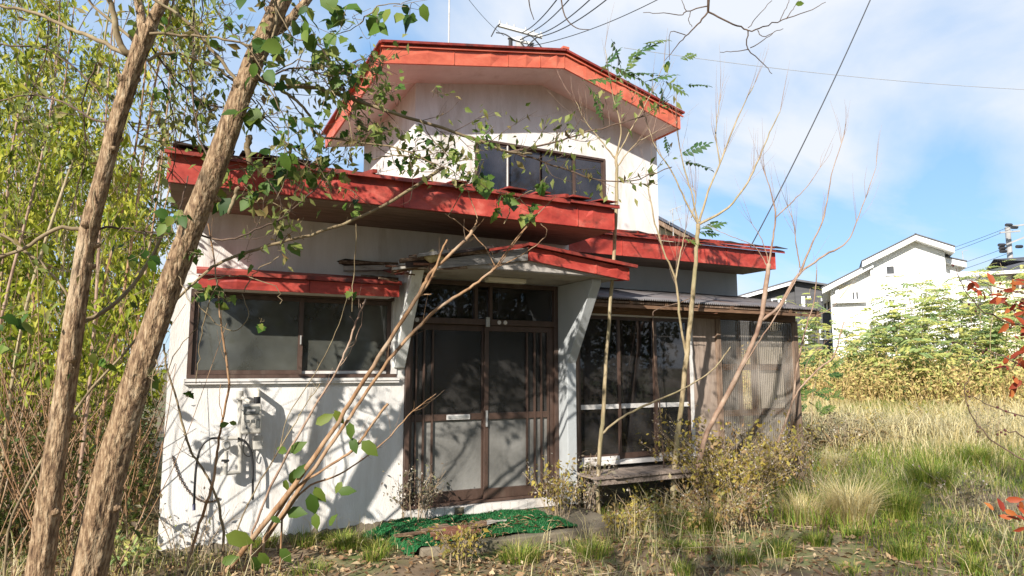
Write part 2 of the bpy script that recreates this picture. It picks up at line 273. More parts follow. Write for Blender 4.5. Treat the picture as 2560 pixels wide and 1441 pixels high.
# ------------------------------------------------------------------ helpers: stems and leaves
def crom(pts, per=4):
    pts = np.asarray(pts, float)
    if len(pts) < 3: return np.linspace(pts[0], pts[-1], per+1)
    q = np.vstack([2*pts[0]-pts[1], pts, 2*pts[-1]-pts[-2]]); out = []
    for i in range(len(pts)-1):
        a, b, c, d = q[i:i+4]
        for t in np.arange(per)/per: out.append(0.5*((2*b)+(c-a)*t+(2*a-5*b+4*c-d)*t*t+(3*b-a-3*c+d)*t**3))
    out.append(pts[-1]); return np.array(out)
def tube(path, rad, n=6, rough=0.0):
    path = np.asarray(path, float); L = len(path); rad = np.interp(np.linspace(0, 1, L), np.linspace(0, 1, len(rad)), rad)
    tg = np.gradient(path, axis=0); tg /= np.linalg.norm(tg, axis=1)[:, None]+1e-9
    u = np.cross(tg[0], (0.31, 0.2, 0.93)); u /= np.linalg.norm(u)+1e-9; U = []
    for t in tg: u = u-t*(u@t); u /= np.linalg.norm(u)+1e-9; U.append(u.copy())
    U = np.array(U); Vv = np.cross(tg, U); a = np.arange(n)*2*math.pi/n
    rr = rad[:, None]*np.ones((L, n))
    if rough:
        s = np.linspace(0, 1, L)[:, None]*40; w = NR.uniform(0, 6.28, 5); k = NR.standard_normal((L, n)); k = sum(np.roll(k, i, 0) for i in range(14))/3.7
        rr = rr*(1+rough*(0.55*np.sin(2*a+0.35*s+w[0])+0.4*np.sin(5*a+0.9*np.sin(.5*s)+w[1])+0.35*np.sin(9*a+1.3*np.sin(.7*s+1)+w[2])+0.4*np.sin(.8*s+w[3])*np.sin(a+w[4])+0.30*k))
    V = path[:, None, :]+rr[:, :, None]*(np.cos(a)[None, :, None]*U[:, None, :]+np.sin(a)[None, :, None]*Vv[:, None, :])
    V = np.vstack([V.reshape(-1, 3), path[-1]+tg[-1]*rad[-1]*0.4]); i = np.arange(L-1)[:, None]*n; j = np.arange(n)[None, :]; k = (j+1) % n
    A = np.stack([i+j, i+k, i+n+k], -1).reshape(-1, 3); B = np.stack([i+j, i+n+k, i+n+j], -1).reshape(-1, 3)
    e = (L-1)*n; T = np.array([(e+q, e+(q+1) % n, L*n) for q in range(n)]); return V, np.vstack([A, B, T])
LEAF4 = (np.array([(0, 0, 0), (.42, .5, .07), (1, 0, -.13), (.42, -.5, .07)]), np.array([(0, 2, 1), (0, 3, 2)]))
LEAF8 = (np.array([(0, 0, 0), (.22, .40, .05), (.28, 0, 0), (.22, -.40, .05), (.60, .42, .04), (.62, 0, -.03), (.60, -.42, .04), (1, 0, -.14)]),
         np.array([(0, 2, 1), (0, 3, 2), (1, 2, 5), (1, 5, 4), (2, 3, 6), (2, 6, 5), (4, 5, 7), (5, 6, 7)]))
_iv = [(0, 0), (-.06, .22), (.08, .50), (.30, .34), (.42, .52), (.55, .34), (.72, .22), (1, 0), (.72, -.22), (.55, -.34), (.42, -.52), (.30, -.34), (.08, -.50), (-.06, -.22)]
IVY = (np.array([(.36, 0, -.02)]+[(x, y, .10*abs(y)-.10*x*x) for x, y in _iv]), np.array([(0, 1+(i+1) % 14, 1+i) for i in range(14)]))
def unit(a): a = np.asarray(a, float); return a/(np.linalg.norm(a, axis=-1, keepdims=True)+1e-9)
def leaves(tpl, pos, d, nrm, ln, wd):
    tv, tt = tpl; d = unit(d); s = unit(np.cross(nrm, d)); u = np.cross(d, s); n = len(pos); k = len(tv); ln = np.broadcast_to(ln, n); wd = np.broadcast_to(wd, n)
    V = pos[:, None]+tv[None, :, 0, None]*ln[:, None, None]*d[:, None]+tv[None, :, 1, None]*wd[:, None, None]*s[:, None]+tv[None, :, 2, None]*ln[:, None, None]*u[:, None]
    T = (tt[None]+(np.arange(n)*k)[:, None, None]).reshape(-1, 3); return V.reshape(-1, 3), T, k
def add_leaves(nb, tpl, pos, d, nrm, ln, wd, rnd):
    if len(pos) == 0: return
    V, T, k = leaves(tpl, np.asarray(pos), np.asarray(d), np.asarray(nrm), ln, wd); nb.add(V, T, np.repeat(rnd, k))
def blades(nb, base, h, w, lean, az, rnd, twist=None):
    """curved blades of grass, three triangles each"""
    n = len(base); dx = np.stack([np.cos(az), np.sin(az), np.zeros(n)], 1); tw = az+math.pi/2+NR.uniform(-.8, .8, n); sx = np.stack([np.cos(tw), np.sin(tw), np.zeros(n)], 1)
    up = np.array((0, 0, 1.0)); m = base+up*(h*0.55)[:, None]+dx*(h*lean*0.28)[:, None]
    t = base+up*(h*np.sqrt(np.clip(1-(lean*0.85)**2, 0.05, 1)))[:, None]+dx*(h*lean)[:, None]; hw = (w/2)[:, None]
    V = np.stack([base-sx*hw, base+sx*hw, m-sx*hw*.8, m+sx*hw*.8, t], 1).reshape(-1, 3)
    T = (np.array([(0, 1, 3), (0, 3, 2), (2, 3, 4)])[None]+(np.arange(n)*5)[:, None, None]).reshape(-1, 3); nb.add(V, T, np.repeat(rnd, 5))
def leaf_obj(mesh, parent, pos, d, nrm, ln, wd, name='leaf'):
    d = unit(d); s = unit(np.cross(nrm, d)); u = np.cross(d, s)
    o = bpy.data.objects.new(name, mesh); COL.objects.link(o); o.parent = parent; p = np.asarray(pos)-ORG[parent.name]
    o.matrix_local = Matrix(((d[0]*ln, s[0]*wd, u[0]*ln, p[0]), (d[1]*ln, s[1]*wd, u[1]*ln, p[1]), (d[2]*ln, s[2]*wd, u[2]*ln, p[2]), (0, 0, 0, 1))); return o
def rv(k=1.0): return np.array([R.uniform(-k, k) for _ in range(3)])
def grow(p, d, L, r, lev, out, anch, nch=(3, 5), spread=0.8, up=0.15, shrink=0.62, tip=0.25):
    """a branch with its side branches; out: (path, r0, r1); anch: (point, direction) for leaves"""
    d = unit(d); n = 5; pts = [np.array(p, float)]; q = d.copy()
    for i in range(n): q = unit(q+rv(0.16)+np.array((0, 0, up*0.25))); pts.append(pts[-1]+q*L/n)
    out.append((np.array(pts), r, r*tip)); 
    if lev <= 0:
        for i in range(1, n+1): anch.append((pts[i], q))
        return
    for c in range(R.randint(*nch)):
        t = R.uniform(0.3, 1.0); i = min(n-1, int(t*n)); b = pts[i]+(pts[i+1]-pts[i])*(t*n-i)
        grow(b, unit(q+rv(spread)+np.array((0, 0, up))), L*shrink*R.uniform(.7, 1.15), max(0.0012, r*(1-t*(1-tip))*0.6), lev-1, out, anch, nch, spread, up, shrink, tip)

# ------------------------------------------------------------------ the ground
def build_ground():
    def axis(c, near, n):
        t = np.linspace(-1, 1, n); return c+np.sign(t)*(near*np.abs(t)*2+800*np.abs(t)**7)
    xs = axis(2.0, 7, 131); ys = axis(-1.0, 7, 131); X, Y = np.meshgrid(xs, ys); Z = gz(X, Y)
    V = np.stack([X, Y, Z], -1).reshape(-1, 3); n = len(xs); i = np.arange(n-1); a = (i[:, None]*n+i[None]).ravel()
    T = np.stack([a, a+1, a+n+1, a+n], 1); o = link('ground', np_mesh('ground', V, T, 'soil', smooth=True))
    tag(o, 'bare brown earth and weedy ground around the house', kind='structure')
build_ground()

# ------------------------------------------------------------------ the house
HOUSE = thing('abandoned_house', 'abandoned white plaster house with red metal fascias and a rotten entrance canopy', 'house')
def wall_holes(name, m, x0, x1, z0, z1, y0, y1, holes, parent=HOUSE):
    """front wall with openings, y0 outside, y1 inside"""
    xs = sorted({x0, x1, *[h[0] for h in holes], *[h[1] for h in holes]}); zs = sorted({z0, z1, *[h[2] for h in holes], *[h[3] for h in holes]})
    b = MB(); hole = lambda x, z: any(h[0] < x < h[1] and h[2] < z < h[3] for h in holes)
    for i in range(len(xs)-1):
        for j in range(len(zs)-1):
            if hole((xs[i]+xs[i+1])/2, (zs[j]+zs[j+1])/2): continue
            b.poly([(xs[i], y0, zs[j]), (xs[i+1], y0, zs[j]), (xs[i+1], y0, zs[j+1]), (xs[i], y0, zs[j+1])])
            b.poly([(xs[i], y1, zs[j+1]), (xs[i+1], y1, zs[j+1]), (xs[i+1], y1, zs[j]), (xs[i], y1, zs[j])])
    for (a, c, e, g) in holes+[(x0, x1, z0, z1)]:
        b.poly([(a, y0, e), (a, y1, e), (a, y1, g), (a, y0, g)]); b.poly([(c, y0, e), (c, y0, g), (c, y1, g), (c, y1, e)])
        b.poly([(a, y0, e), (c, y0, e), (c, y1, e), (a, y1, e)]); b.poly([(a, y0, g), (a, y1, g), (c, y1, g), (c, y0, g)])
    return b.build(name, m, parent)
def fascia(parent, A, B, h, nrm, seams, m='red_metal', drop=0.0, crease=0.012, name='fascia_panel'):
    """painted sheet-metal edge boards from A to B (their top edge), cross-broken, each with a standing seam"""
    A = np.array(A, float); B = np.array(B, float); n = np.array(nrm, float); ts = [0]+list(seams)+[1]
    for t0, t1 in zip(ts[:-1], ts[1:]):
        g = 0.0025/np.linalg.norm(B-A); p = A+(B-A)*(t0+g); q = A+(B-A)*(t1-g); dz = np.array((0, 0, -h)); jit = n*R.uniform(-.004, .004)
        p = p+jit; q = q+n*R.uniform(-.004, .004); b = MB(); bk = -n*0.03; k = R.uniform(.3, .7)
        m1 = p+(q-p)*k+n*crease+dz*R.uniform(.25, .5); m2 = p+(q-p)*(k*0.5)+dz*0.55+n*crease*R.uniform(-.8, .2); m3 = p+(q-p)*(k+(1-k)*.5)+dz*0.5+n*crease*R.uniform(-.8, .2)
        mt = p+(q-p)*k; mb = mt+dz+n*R.uniform(-.004, .004)
        for f in ((p, m2, p+dz), (p, mt, m2), (mt, m1, m2), (m1, mb, m2), (m2, mb, p+dz), (mt, m3, m1), (mt, q, m3), (q, q+dz, m3), (q+dz, mb, m3), (mb, m1, m3)): b.poly(f)
        b.poly([p+dz, mb, q+dz, q+dz+bk, p+dz+bk]); b.poly([p, p+bk, q+bk, q, mt]); b.poly([p, p+dz, p+dz+bk, p+bk]); b.poly([q, q+bk, q+dz+bk, q+dz]); b.poly([p+bk, p+bk+dz, q+bk+dz, q+bk])
        e = q-unit(q-p)*0.012+n*0.006; b.hexa([e+dz*0.98, e+unit(q-p)*0.010+dz*0.98, e+unit(q-p)*0.010+dz*0.98-n*0.012, e+dz*0.98-n*0.012, e, e+unit(q-p)*0.010, e+unit(q-p)*0.010-n*0.012, e-n*0.012])
        b.build(name, m, parent)

WX0, WX1 = -2.03, 1.86
def lower_house():
    # front wall of the entrance block
    wall_holes('wall', 'plaster', WX0, WX1, -0.02, 2.96, 0.0, 0.12, [(-1.89, -0.08, 1.36, 2.12), (0.0, 1.70, 0.12, 2.33)])
    MB().box(WX0, WX0+0.1, 0.121, 4.6, -0.05, 3.1).build('side_wall', 'plaster', HOUSE); MB().box(WX1-0.1, WX1, 0.121, 2.0, -0.05, 3.1).build('side_wall', 'plaster', HOUSE)
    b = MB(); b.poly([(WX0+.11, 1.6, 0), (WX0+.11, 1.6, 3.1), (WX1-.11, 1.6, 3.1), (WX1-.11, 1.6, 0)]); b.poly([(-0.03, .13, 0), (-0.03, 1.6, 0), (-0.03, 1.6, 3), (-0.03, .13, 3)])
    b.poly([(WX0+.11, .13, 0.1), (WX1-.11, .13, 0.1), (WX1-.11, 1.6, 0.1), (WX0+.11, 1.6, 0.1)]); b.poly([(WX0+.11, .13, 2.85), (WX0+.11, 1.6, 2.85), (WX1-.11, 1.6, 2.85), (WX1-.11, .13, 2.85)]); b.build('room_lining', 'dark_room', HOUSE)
    b = MB(); pts = []; xs = np.linspace(WX0-0.005, -0.005, 60)
    for i, x in enumerate(xs): pts.append((x, -0.006, -0.02+0.06*(i/59)**2+abs(R.gauss(0, .018))))
    b.prism([(xs[0], -0.006, -0.16), (xs[-1], -0.006, -0.16)]+pts[::-1], (0, 0.004, 0)); b.build('foundation', 'concrete', HOUSE)
    # main roof over it
    rf = MB(); sl = 0.195; y0, z0 = -0.93, 3.05
    rz = lambda y: z0+(y-y0)*sl
    rf.hexa([(WX0-.09, y0, z0-.03), (WX1+.02, y0, z0-.03), (WX1+.02, 2.0, rz(2)-.03), (WX0-.09, 2.0, rz(2)-.03), (WX0-.09, y0, z0), (WX1+.02, y0, z0), (WX1+.02, 2.0, rz(2)), (WX0-.09, 2.0, rz(2))])
    rf.hexa([(WX0-.09, 2.001, rz(2)-.03), (0.70, 2.001, rz(2)-.03), (0.70, 4.7, rz(4.7)-.03), (WX0-.09, 4.7, rz(4.7)-.03), (WX0-.09, 2.001, rz(2)), (0.70, 2.001, rz(2)), (0.70, 4.7, rz(4.7)), (WX0-.09, 4.7, rz(4.7))])
    roof = rf.build('roof', 'roof_metal', HOUSE)
    fascia(roof, (-2.10, -0.90, 3.015), (1.84, -0.90, 3.015), 0.215, (0, -1, 0), [(x+2.10)/3.94 for x in (-1.2, -0.32, 0.55, 1.42)])
    for i in range(7):                                            # folded drip edge, in lengths, bent and rusty
        xa = -2.13+i*0.572; b = MB(); z = 3.035+R.uniform(-.006, .008); b.hexa([(xa, -0.955, z-.028), (xa+.568, -0.955, z-.028+R.uniform(-.006, .006)), (xa+.568, -0.905, z-.025), (xa, -0.905, z-.025), (xa, -0.95, z), (xa+.568, -0.95, z+R.uniform(-.004, .006)), (xa+.568, -0.905, z+.012), (xa, -0.905, z+.012)])
        b.build('drip_edge', 'red_edge', roof)
    for i in range(9):
        x = -1.95+i*0.46+R.uniform(-.03, .03); b = MB(); b.bar((x, -0.97+R.uniform(-.03, .02), 3.063), (x, 1.9, rz(1.9)+.012), 0.035, 0.03); b.build('roof_batten', 'red_edge', roof)
    for i, (x, w, dz) in enumerate([(-2.08, .16, .03), (-1.9, .24, .015), (-1.62, .3, .02), (-1.3, .2, .012), (.1, .15, .012), (.62, .2, .02), (.95, .12, .03), (1.3, .22, .02), (1.62, .2, .012)]):
        b = MB(); z = 3.062; b.hexa([(x, -.985, z), (x+w, -.98, z), (x+w, -.80, z+.02), (x, -.80, z+.02), (x+.01, -.985, z+.008+dz*.6), (x+w, -.985, z+.008), (x+w, -.8, z+.03+dz), (x, -.8, z+.03)]); b.build('lifted_sheet', 'dark_edge' if x < -1 else 'red_edge', roof)
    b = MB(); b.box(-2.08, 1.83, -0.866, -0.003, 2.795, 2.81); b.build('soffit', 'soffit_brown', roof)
    # verge boards at both ends of the main roof
    fascia(roof, (-2.105, 0.9, 3.36), (-2.105, -0.868, 3.015), 0.205, (-1, 0, 0), [0.5]); fascia(roof, (1.855, -0.868, 3.015), (1.855, 1.2, 3.42), 0.205, (1, 0, 0), [0.5])
lower_house()

def awning():
    aw = MB().hexa([(-1.86, -0.40, 2.212), (-0.17, -0.40, 2.212), (-0.17, -0.002, 2.30), (-1.86, -0.002, 2.30), (-1.86, -0.40, 2.224), (-0.17, -0.40, 2.224), (-0.17, -0.002, 2.312), (-1.86, -0.002, 2.312)]).build('awning', 'red_metal', HOUSE)
    fascia(aw, (-1.85, -0.375, 2.196), (-0.18, -0.375, 2.196), 0.105, (0, -1, 0), [0.52])
    for i in range(2):
        x = -1.865+i*0.85; MB().hexa([(x, -.415, 2.200), (x+.846, -.415, 2.200), (x+.846, -.38, 2.200), (x, -.38, 2.200), (x, -.41, 2.235), (x+.846, -.41, 2.232), (x+.846, -.36, 2.242), (x, -.36, 2.242)]).build('drip_edge', 'red_edge', aw)
    MB().box(-1.85, -0.18, -0.343, -0.004, 2.105, 2.115).build('soffit', 'soffit_paint', aw)
awning()

def kitchen_window():
    w = MB(); x0, x1, z0, z1 = -1.888, -0.082, 1.362, 2.118
    w.box(x0, x1, -0.01, 0.09, z1-.03, z1); w.box(x0, x0+.03, -0.01, 0.09, z0+.03, z1-.03); w.box(x0, x1, -0.01, 0.09, z0, z0+.03)
    win = w.build('window', 'brown_alu', HOUSE)
    MB().box(x1-.045, x1, -0.012, 0.085, z0+.031, z1-.031).build('jamb', 'pale_alu', win)
    for i, (a, c, y, m) in enumerate([(x0+.031, -0.955, 0.015, 'brown_alu'), (-0.995, x1-.046, 0.050, 'pale_alu')]):
        b = MB(); b.box(a, a+.035, y, y+.03, z0+.032, z1-.032); b.box(c-.04, c, y, y+.03, z0+.032, z1-.032); b.box(a+.035, c-.04, y, y+.03, z0+.032, z0+.067); b.box(a+.035, c-.04, y, y+.03, z1-.07, z1-.032); s = b.build('sash', 'brown_alu', win)
        MB().box(a+.036, c-.041, y+.012, y+.017, z0+.068, z1-.071).build('pane', 'glass_kitchen', s)
        if m == 'pale_alu': MB().box(a+.04, c-.041, y-.006, y-.001, z0+.034, z0+.06).build('bottom_rail', m, s)
        else: MB().box(c-.025, c-.015, y-.014, y-.001, 1.66, 1.74).build('sash_pull', 'steel_grey', s)
    b = MB(); b.box(x0-.02, x1+.02, -0.05, -0.002, z0-.028, z0-.004); b.box(x0-.02, x1+.02, -0.038, -0.002, z0-.050, z0-.029); b.build('sill', 'pale_alu', win)
    b = MB()                                                     # pale net curtain hanging behind the panes
    xs = np.linspace(x0+.05, x1-.05, 90)
    for a, c in zip(xs[:-1], xs[1:]):
        f = lambda q: 0.20+0.012*math.sin(q*38)
        b.poly([(a, f(a), 1.2), (c, f(c), 1.2), (c, f(c), 1.80), (a, f(a), 1.80)])
    b.build('net_curtain', 'curtain', win, smooth=True)
kitchen_window()

def entrance():
    fr = MB(); fr.box(0.004, .05, -0.03, 0.1, .125, 2.326); fr.box(1.65, 1.696, -0.03, 0.1, .125, 2.326); fr.box(.05, 1.65, -0.03, 0.1, 2.28, 2.326); fr.box(.05, 1.65, -0.035, 0.1, 1.885, 1.945); fr.box(.05, 1.65, -0.028, 0.1, .125, .15)
    ent = fr.build('entrance', 'brown_alu', HOUSE, bevel=0.004)
    for x in (0.74, 0.905): MB().box(x-.016, x+.016, -0.02, 0.05, 1.946, 2.279).build('mullion', 'brown_alu', ent)
    for a, c in ((.051, .723), (.757, .888), (.922, 1.649)): MB().box(a, c, 0.02, 0.025, 1.946, 2.279).build('transom_pane', 'glass_dark', ent)
    for i, (a, c, y, bars) in enumerate([(.051, .885, 0.045, (.13, .21, .30)), (.845, 1.649, 0.0, (1.33, 1.42, 1.50, 1.58))]):
        b = MB(); b.box(a, a+.045, y, y+.035, .152, 1.883); b.box(c-.05, c, y, y+.035, .152, 1.883); b.box(a+.045, c-.05, y, y+.035, 1.825, 1.883); b.box(a+.045, c-.05, y, y+.035, .152, .25); b.box(a+.045, c-.05, y-.004, y+.035, .93, .995)
        lf = b.build('sliding_door', 'brown_alu', ent, bevel=0.003)
        for z0, z1 in ((.251, .929), (.996, 1.824)): MB().box(a+.046, c-.051, y+.016, y+.021, z0, z1).build('pane', 'glass_frost' if z0 < .5 else 'glass_frost_shaded', lf)
        for x in bars: MB().box(x-.008, x+.008, y-.012, y+.012, .2505, 1.8245).build('bar', 'brown_alu', lf)
        if i == 0:
            b = MB(); b.box(.45, .70, y-.016, y-.005, .938, .988); m = b.build('letter_slot', 'pale_alu', lf, bevel=0.003); MB().box(.465, .685, y-.021, y-.0165, .95, .976).build('slot_flap', 'steel_grey', m)
        else: MB().box(a+.012, a+.034, y-.014, y-.001, .86, 1.02).build('handle', 'steel_grey', lf, bevel=0.003)
    MB().box(.835, .875, -0.062, -0.036, 1.865, 1.965).build('door_stop', 'steel_grey', ent, bevel=0.005)
    for x in (.105, .99, 1.06): MB().cyl((x, -0.036, 1.915), (x, -0.040, 1.915), .021, 14).build('sticker', 'pale_alu', ent)
    for i in range(17):                                           # row of white tiles under the threshold
        x = 0.004+i*0.0995; MB().box(x, x+.0965, -0.075+R.uniform(-.003, .003), 0.0-.001, 0.035, .118+R.uniform(-.003, .002)).build('threshold_tile', 'tile_white', ent)
    MB().box(0.0, 1.70, -0.0725, -0.003, 0.03, .113).build('tile_bed', 'concrete', ent)
entrance()

def canopy():
    yF = -0.86; rx, rzz = 0.90, 2.60; xl, zl, xr, zr = -0.29, 2.34, 2.04, 2.475
    top = lambda x: rzz+(x-rx)*((zr-rzz)/(xr-rx) if x > rx else (rzz-zl)/(rx-xl))
    # whole right slope, torn left slope
    cr = MB(); cr.hexa([(rx, yF-.03, rzz-.02), (xr+.04, yF-.03, zr-.026), (xr+.04, 0-.003, zr+.06), (rx, 0-.003, rzz+.065), (rx, yF-.03, rzz), (xr+.04, yF-.03, zr-.006), (xr+.04, -.003, zr+.08), (rx, -.003, rzz+.085)])
    can = cr.build('canopy', 'red_metal', HOUSE)
    xs = np.linspace(xl+.02, rx-.002, 16); b = MB()
    for i, (a, c) in enumerate(zip(xs[:-1], xs[1:])):
        ya = yF+max(0, .50*(1-i/10))*(.5+.5*math.sin(i*2.1)**2)+R.uniform(0, .04); dz = -.05*(1-i/15)
        b.hexa([(a, ya, top(a)-.03+dz), (c, ya+R.uniform(-.06, .06), top(c)-.03+dz), (c, -.003, top(c)+.04), (a, -.003, top(a)+.04), (a, ya, top(a)-.018+dz), (c, ya, top(c)-.018+dz), (c, -.003, top(c)+.055), (a, -.003, top(a)+.055)])
    b.build('torn_sheet', 'red_edge', can)
    fascia(can, (rx, yF, rzz-.035), (xr, yF, zr-.035), 0.125, (0, -1, 0), [0.66]); fascia(can, (xr+.002, yF+.033, zr-.035), (xr+.002, -.01, zr+.03), 0.12, (1, 0, 0), [])
    MB().bar((rx-.02, yF-.045, rzz-.018), (xr+.06, yF-.045, zr-.02), 0.03, 0.03).build('drip_edge', 'red_edge', can)
    MB().bar((rx-.42, yF-.035, top(rx-.42)-.012), (rx-.022, yF-.045, rzz-.018), 0.028, 0.022).build('drip_edge', 'red_edge', can)
    # bare grey board left where the metal came off
    MB().hexa([(-.02, yF+.01, 2.30), (rx-.003, yF+.01, 2.44), (rx-.003, yF+.04, 2.44), (-.02, yF+.04, 2.30), (.12, yF+.01, 2.40), (rx-.003, yF+.01, 2.56), (rx-.003, yF+.04, 2.56), (.12, yF+.04, 2.40)]).build('bare_board', 'wood_grey_dark', can)
    # soffit: flat board between the brackets
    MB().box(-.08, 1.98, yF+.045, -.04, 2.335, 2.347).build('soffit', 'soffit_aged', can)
    MB().prism([(-.05, yF+.034, 2.345), (rx, yF+.034, 2.46), (1.98, yF+.034, 2.345)], (0, .01, 0)).build('gable_board', 'soffit_aged', can)
    MB().prism([(-.26, yF+.055, 2.30), (rx-.004, yF+.055, 2.42), (rx-.004, yF+.055, 2.57), (-.26, yF+.055, 2.36)], (0, .01, 0)).build('void_shade_plate', 'dark_edge', can)  # dark plate standing in for shade in the hollow under the torn sheet
    for p_, q_, w_, h_, m_ in (((-.30, yF+.10, 2.36), (.22, yF+.02, 2.45), .09, .03, 'wood_rotten'), ((-.34, yF+.2, 2.30), (.05, yF+.1, 2.37), .12, .025, 'wood_rotten'), ((.02, yF-.03, 2.42), (.52, yF-.02, 2.53), .05, .022, 'dark_edge'), ((-.18, yF-.02, 2.40), (.10, yF-.03, 2.455), .06, .03, 'wood_grey_dark')): MB().bar(p_, q_, w_, h_).build('rotten_board', m_, can)
    nb = NP(); c0 = np.array((-.02, yF+.02, 2.40)); v, tt = tube(np.array([(x, 0, 0) for x in np.linspace(-.09, .09, 7)]), [.01, .04, .055, .05, .04, .03, .01], 9, .25); nb.add(v+c0, tt); nb.build('insulation_wad', 'seed_foam', can, smooth=True)
    MB().hexa([(-.06, yF+.012, 2.285), (.30, yF+.02, 2.325), (.30, yF+.05, 2.325), (-.06, yF+.05, 2.285), (-.06, yF+.01, 2.335), (.26, yF+.01, 2.37), (.26, yF+.05, 2.37), (-.06, yF+.05, 2.335)]).build('broken_board', 'wood_rotten', can)
    for i in range(22):                                           # splintered laths on the torn corner
        x = R.uniform(-.36, .42); y = R.uniform(yF-.02, -.35); z = top(x)-.03+R.uniform(-.06, .055)-.10*max(0, -x); L = R.uniform(.10, .36); a = R.uniform(-.5, .5)
        d = np.array((math.cos(a), math.sin(a)*.4, R.uniform(-.15, .25)))*L/2; p = np.array((x, y, z)); MB().bar(p-d, p+d, R.uniform(.015, .05), R.uniform(.008, .022)).build('splintered_lath', ['wood_rotten', 'wood_grey', 'wood_red', 'wood_rotten'][i % 4], can)
    for i, (p, q, w, h, m) in enumerate([((-.62, -.03, 2.37), (-.08, -.16, 2.40), .05, .045, 'wood_grey'), ((-.66, -.02, 2.43), (-.05, -.1, 2.44), .03, .03, 'wood_rotten'), ((-.45, -.02, 2.30), (-.09, -.12, 2.28), .02, .05, 'wood_rotten'), ((-.2, -.7, 2.40), (.5, -.86, 2.50), .05, .05, 'wood_rotten'), ((-.1, -.4, 2.42), (.6, -.45, 2.52), .06, .06, 'wood_rotten')]):
        MB().bar(p, q, w, h).build('rotten_rafter', m, can)
    MB().prism([(-.68, -.004, 2.44), (-.60, -.004, 2.47), (-.30, -.004, 2.46), (-.12, -.004, 2.45), (-.12, -.004, 2.37), (-.35, -.004, 2.39), (-.58, -.004, 2.385)], (0, -.002, 0)).build('wall_hole', 'dark_edge', can)
    # tapering plaster brackets
    MB().prism([(-.115, -.004, 1.45), (-.115, -.03, 1.45), (-.115, -.57, 2.36), (-.115, -.57, 2.40), (-.115, -.40, 2.46), (-.115, -.004, 2.46)], (.11, 0, 0)).build('bracket', 'bracket_paint', can, bevel=0.006)
    MB().prism([(1.702, -.004, .06), (1.702, -.20, .06), (1.702, -.20, 1.50), (1.702, -.70, 2.30), (1.702, -.70, 2.333), (1.702, -.004, 2.333)], (.11, 0, 0)).build('bracket', 'plaster_shaded', can, bevel=0.006)
    lamp = MB().box(.70, 1.12, -.40, -.30, 2.285, 2.334).build('porch_lamp', 'lamp_plastic', can, bevel=0.012)
canopy()

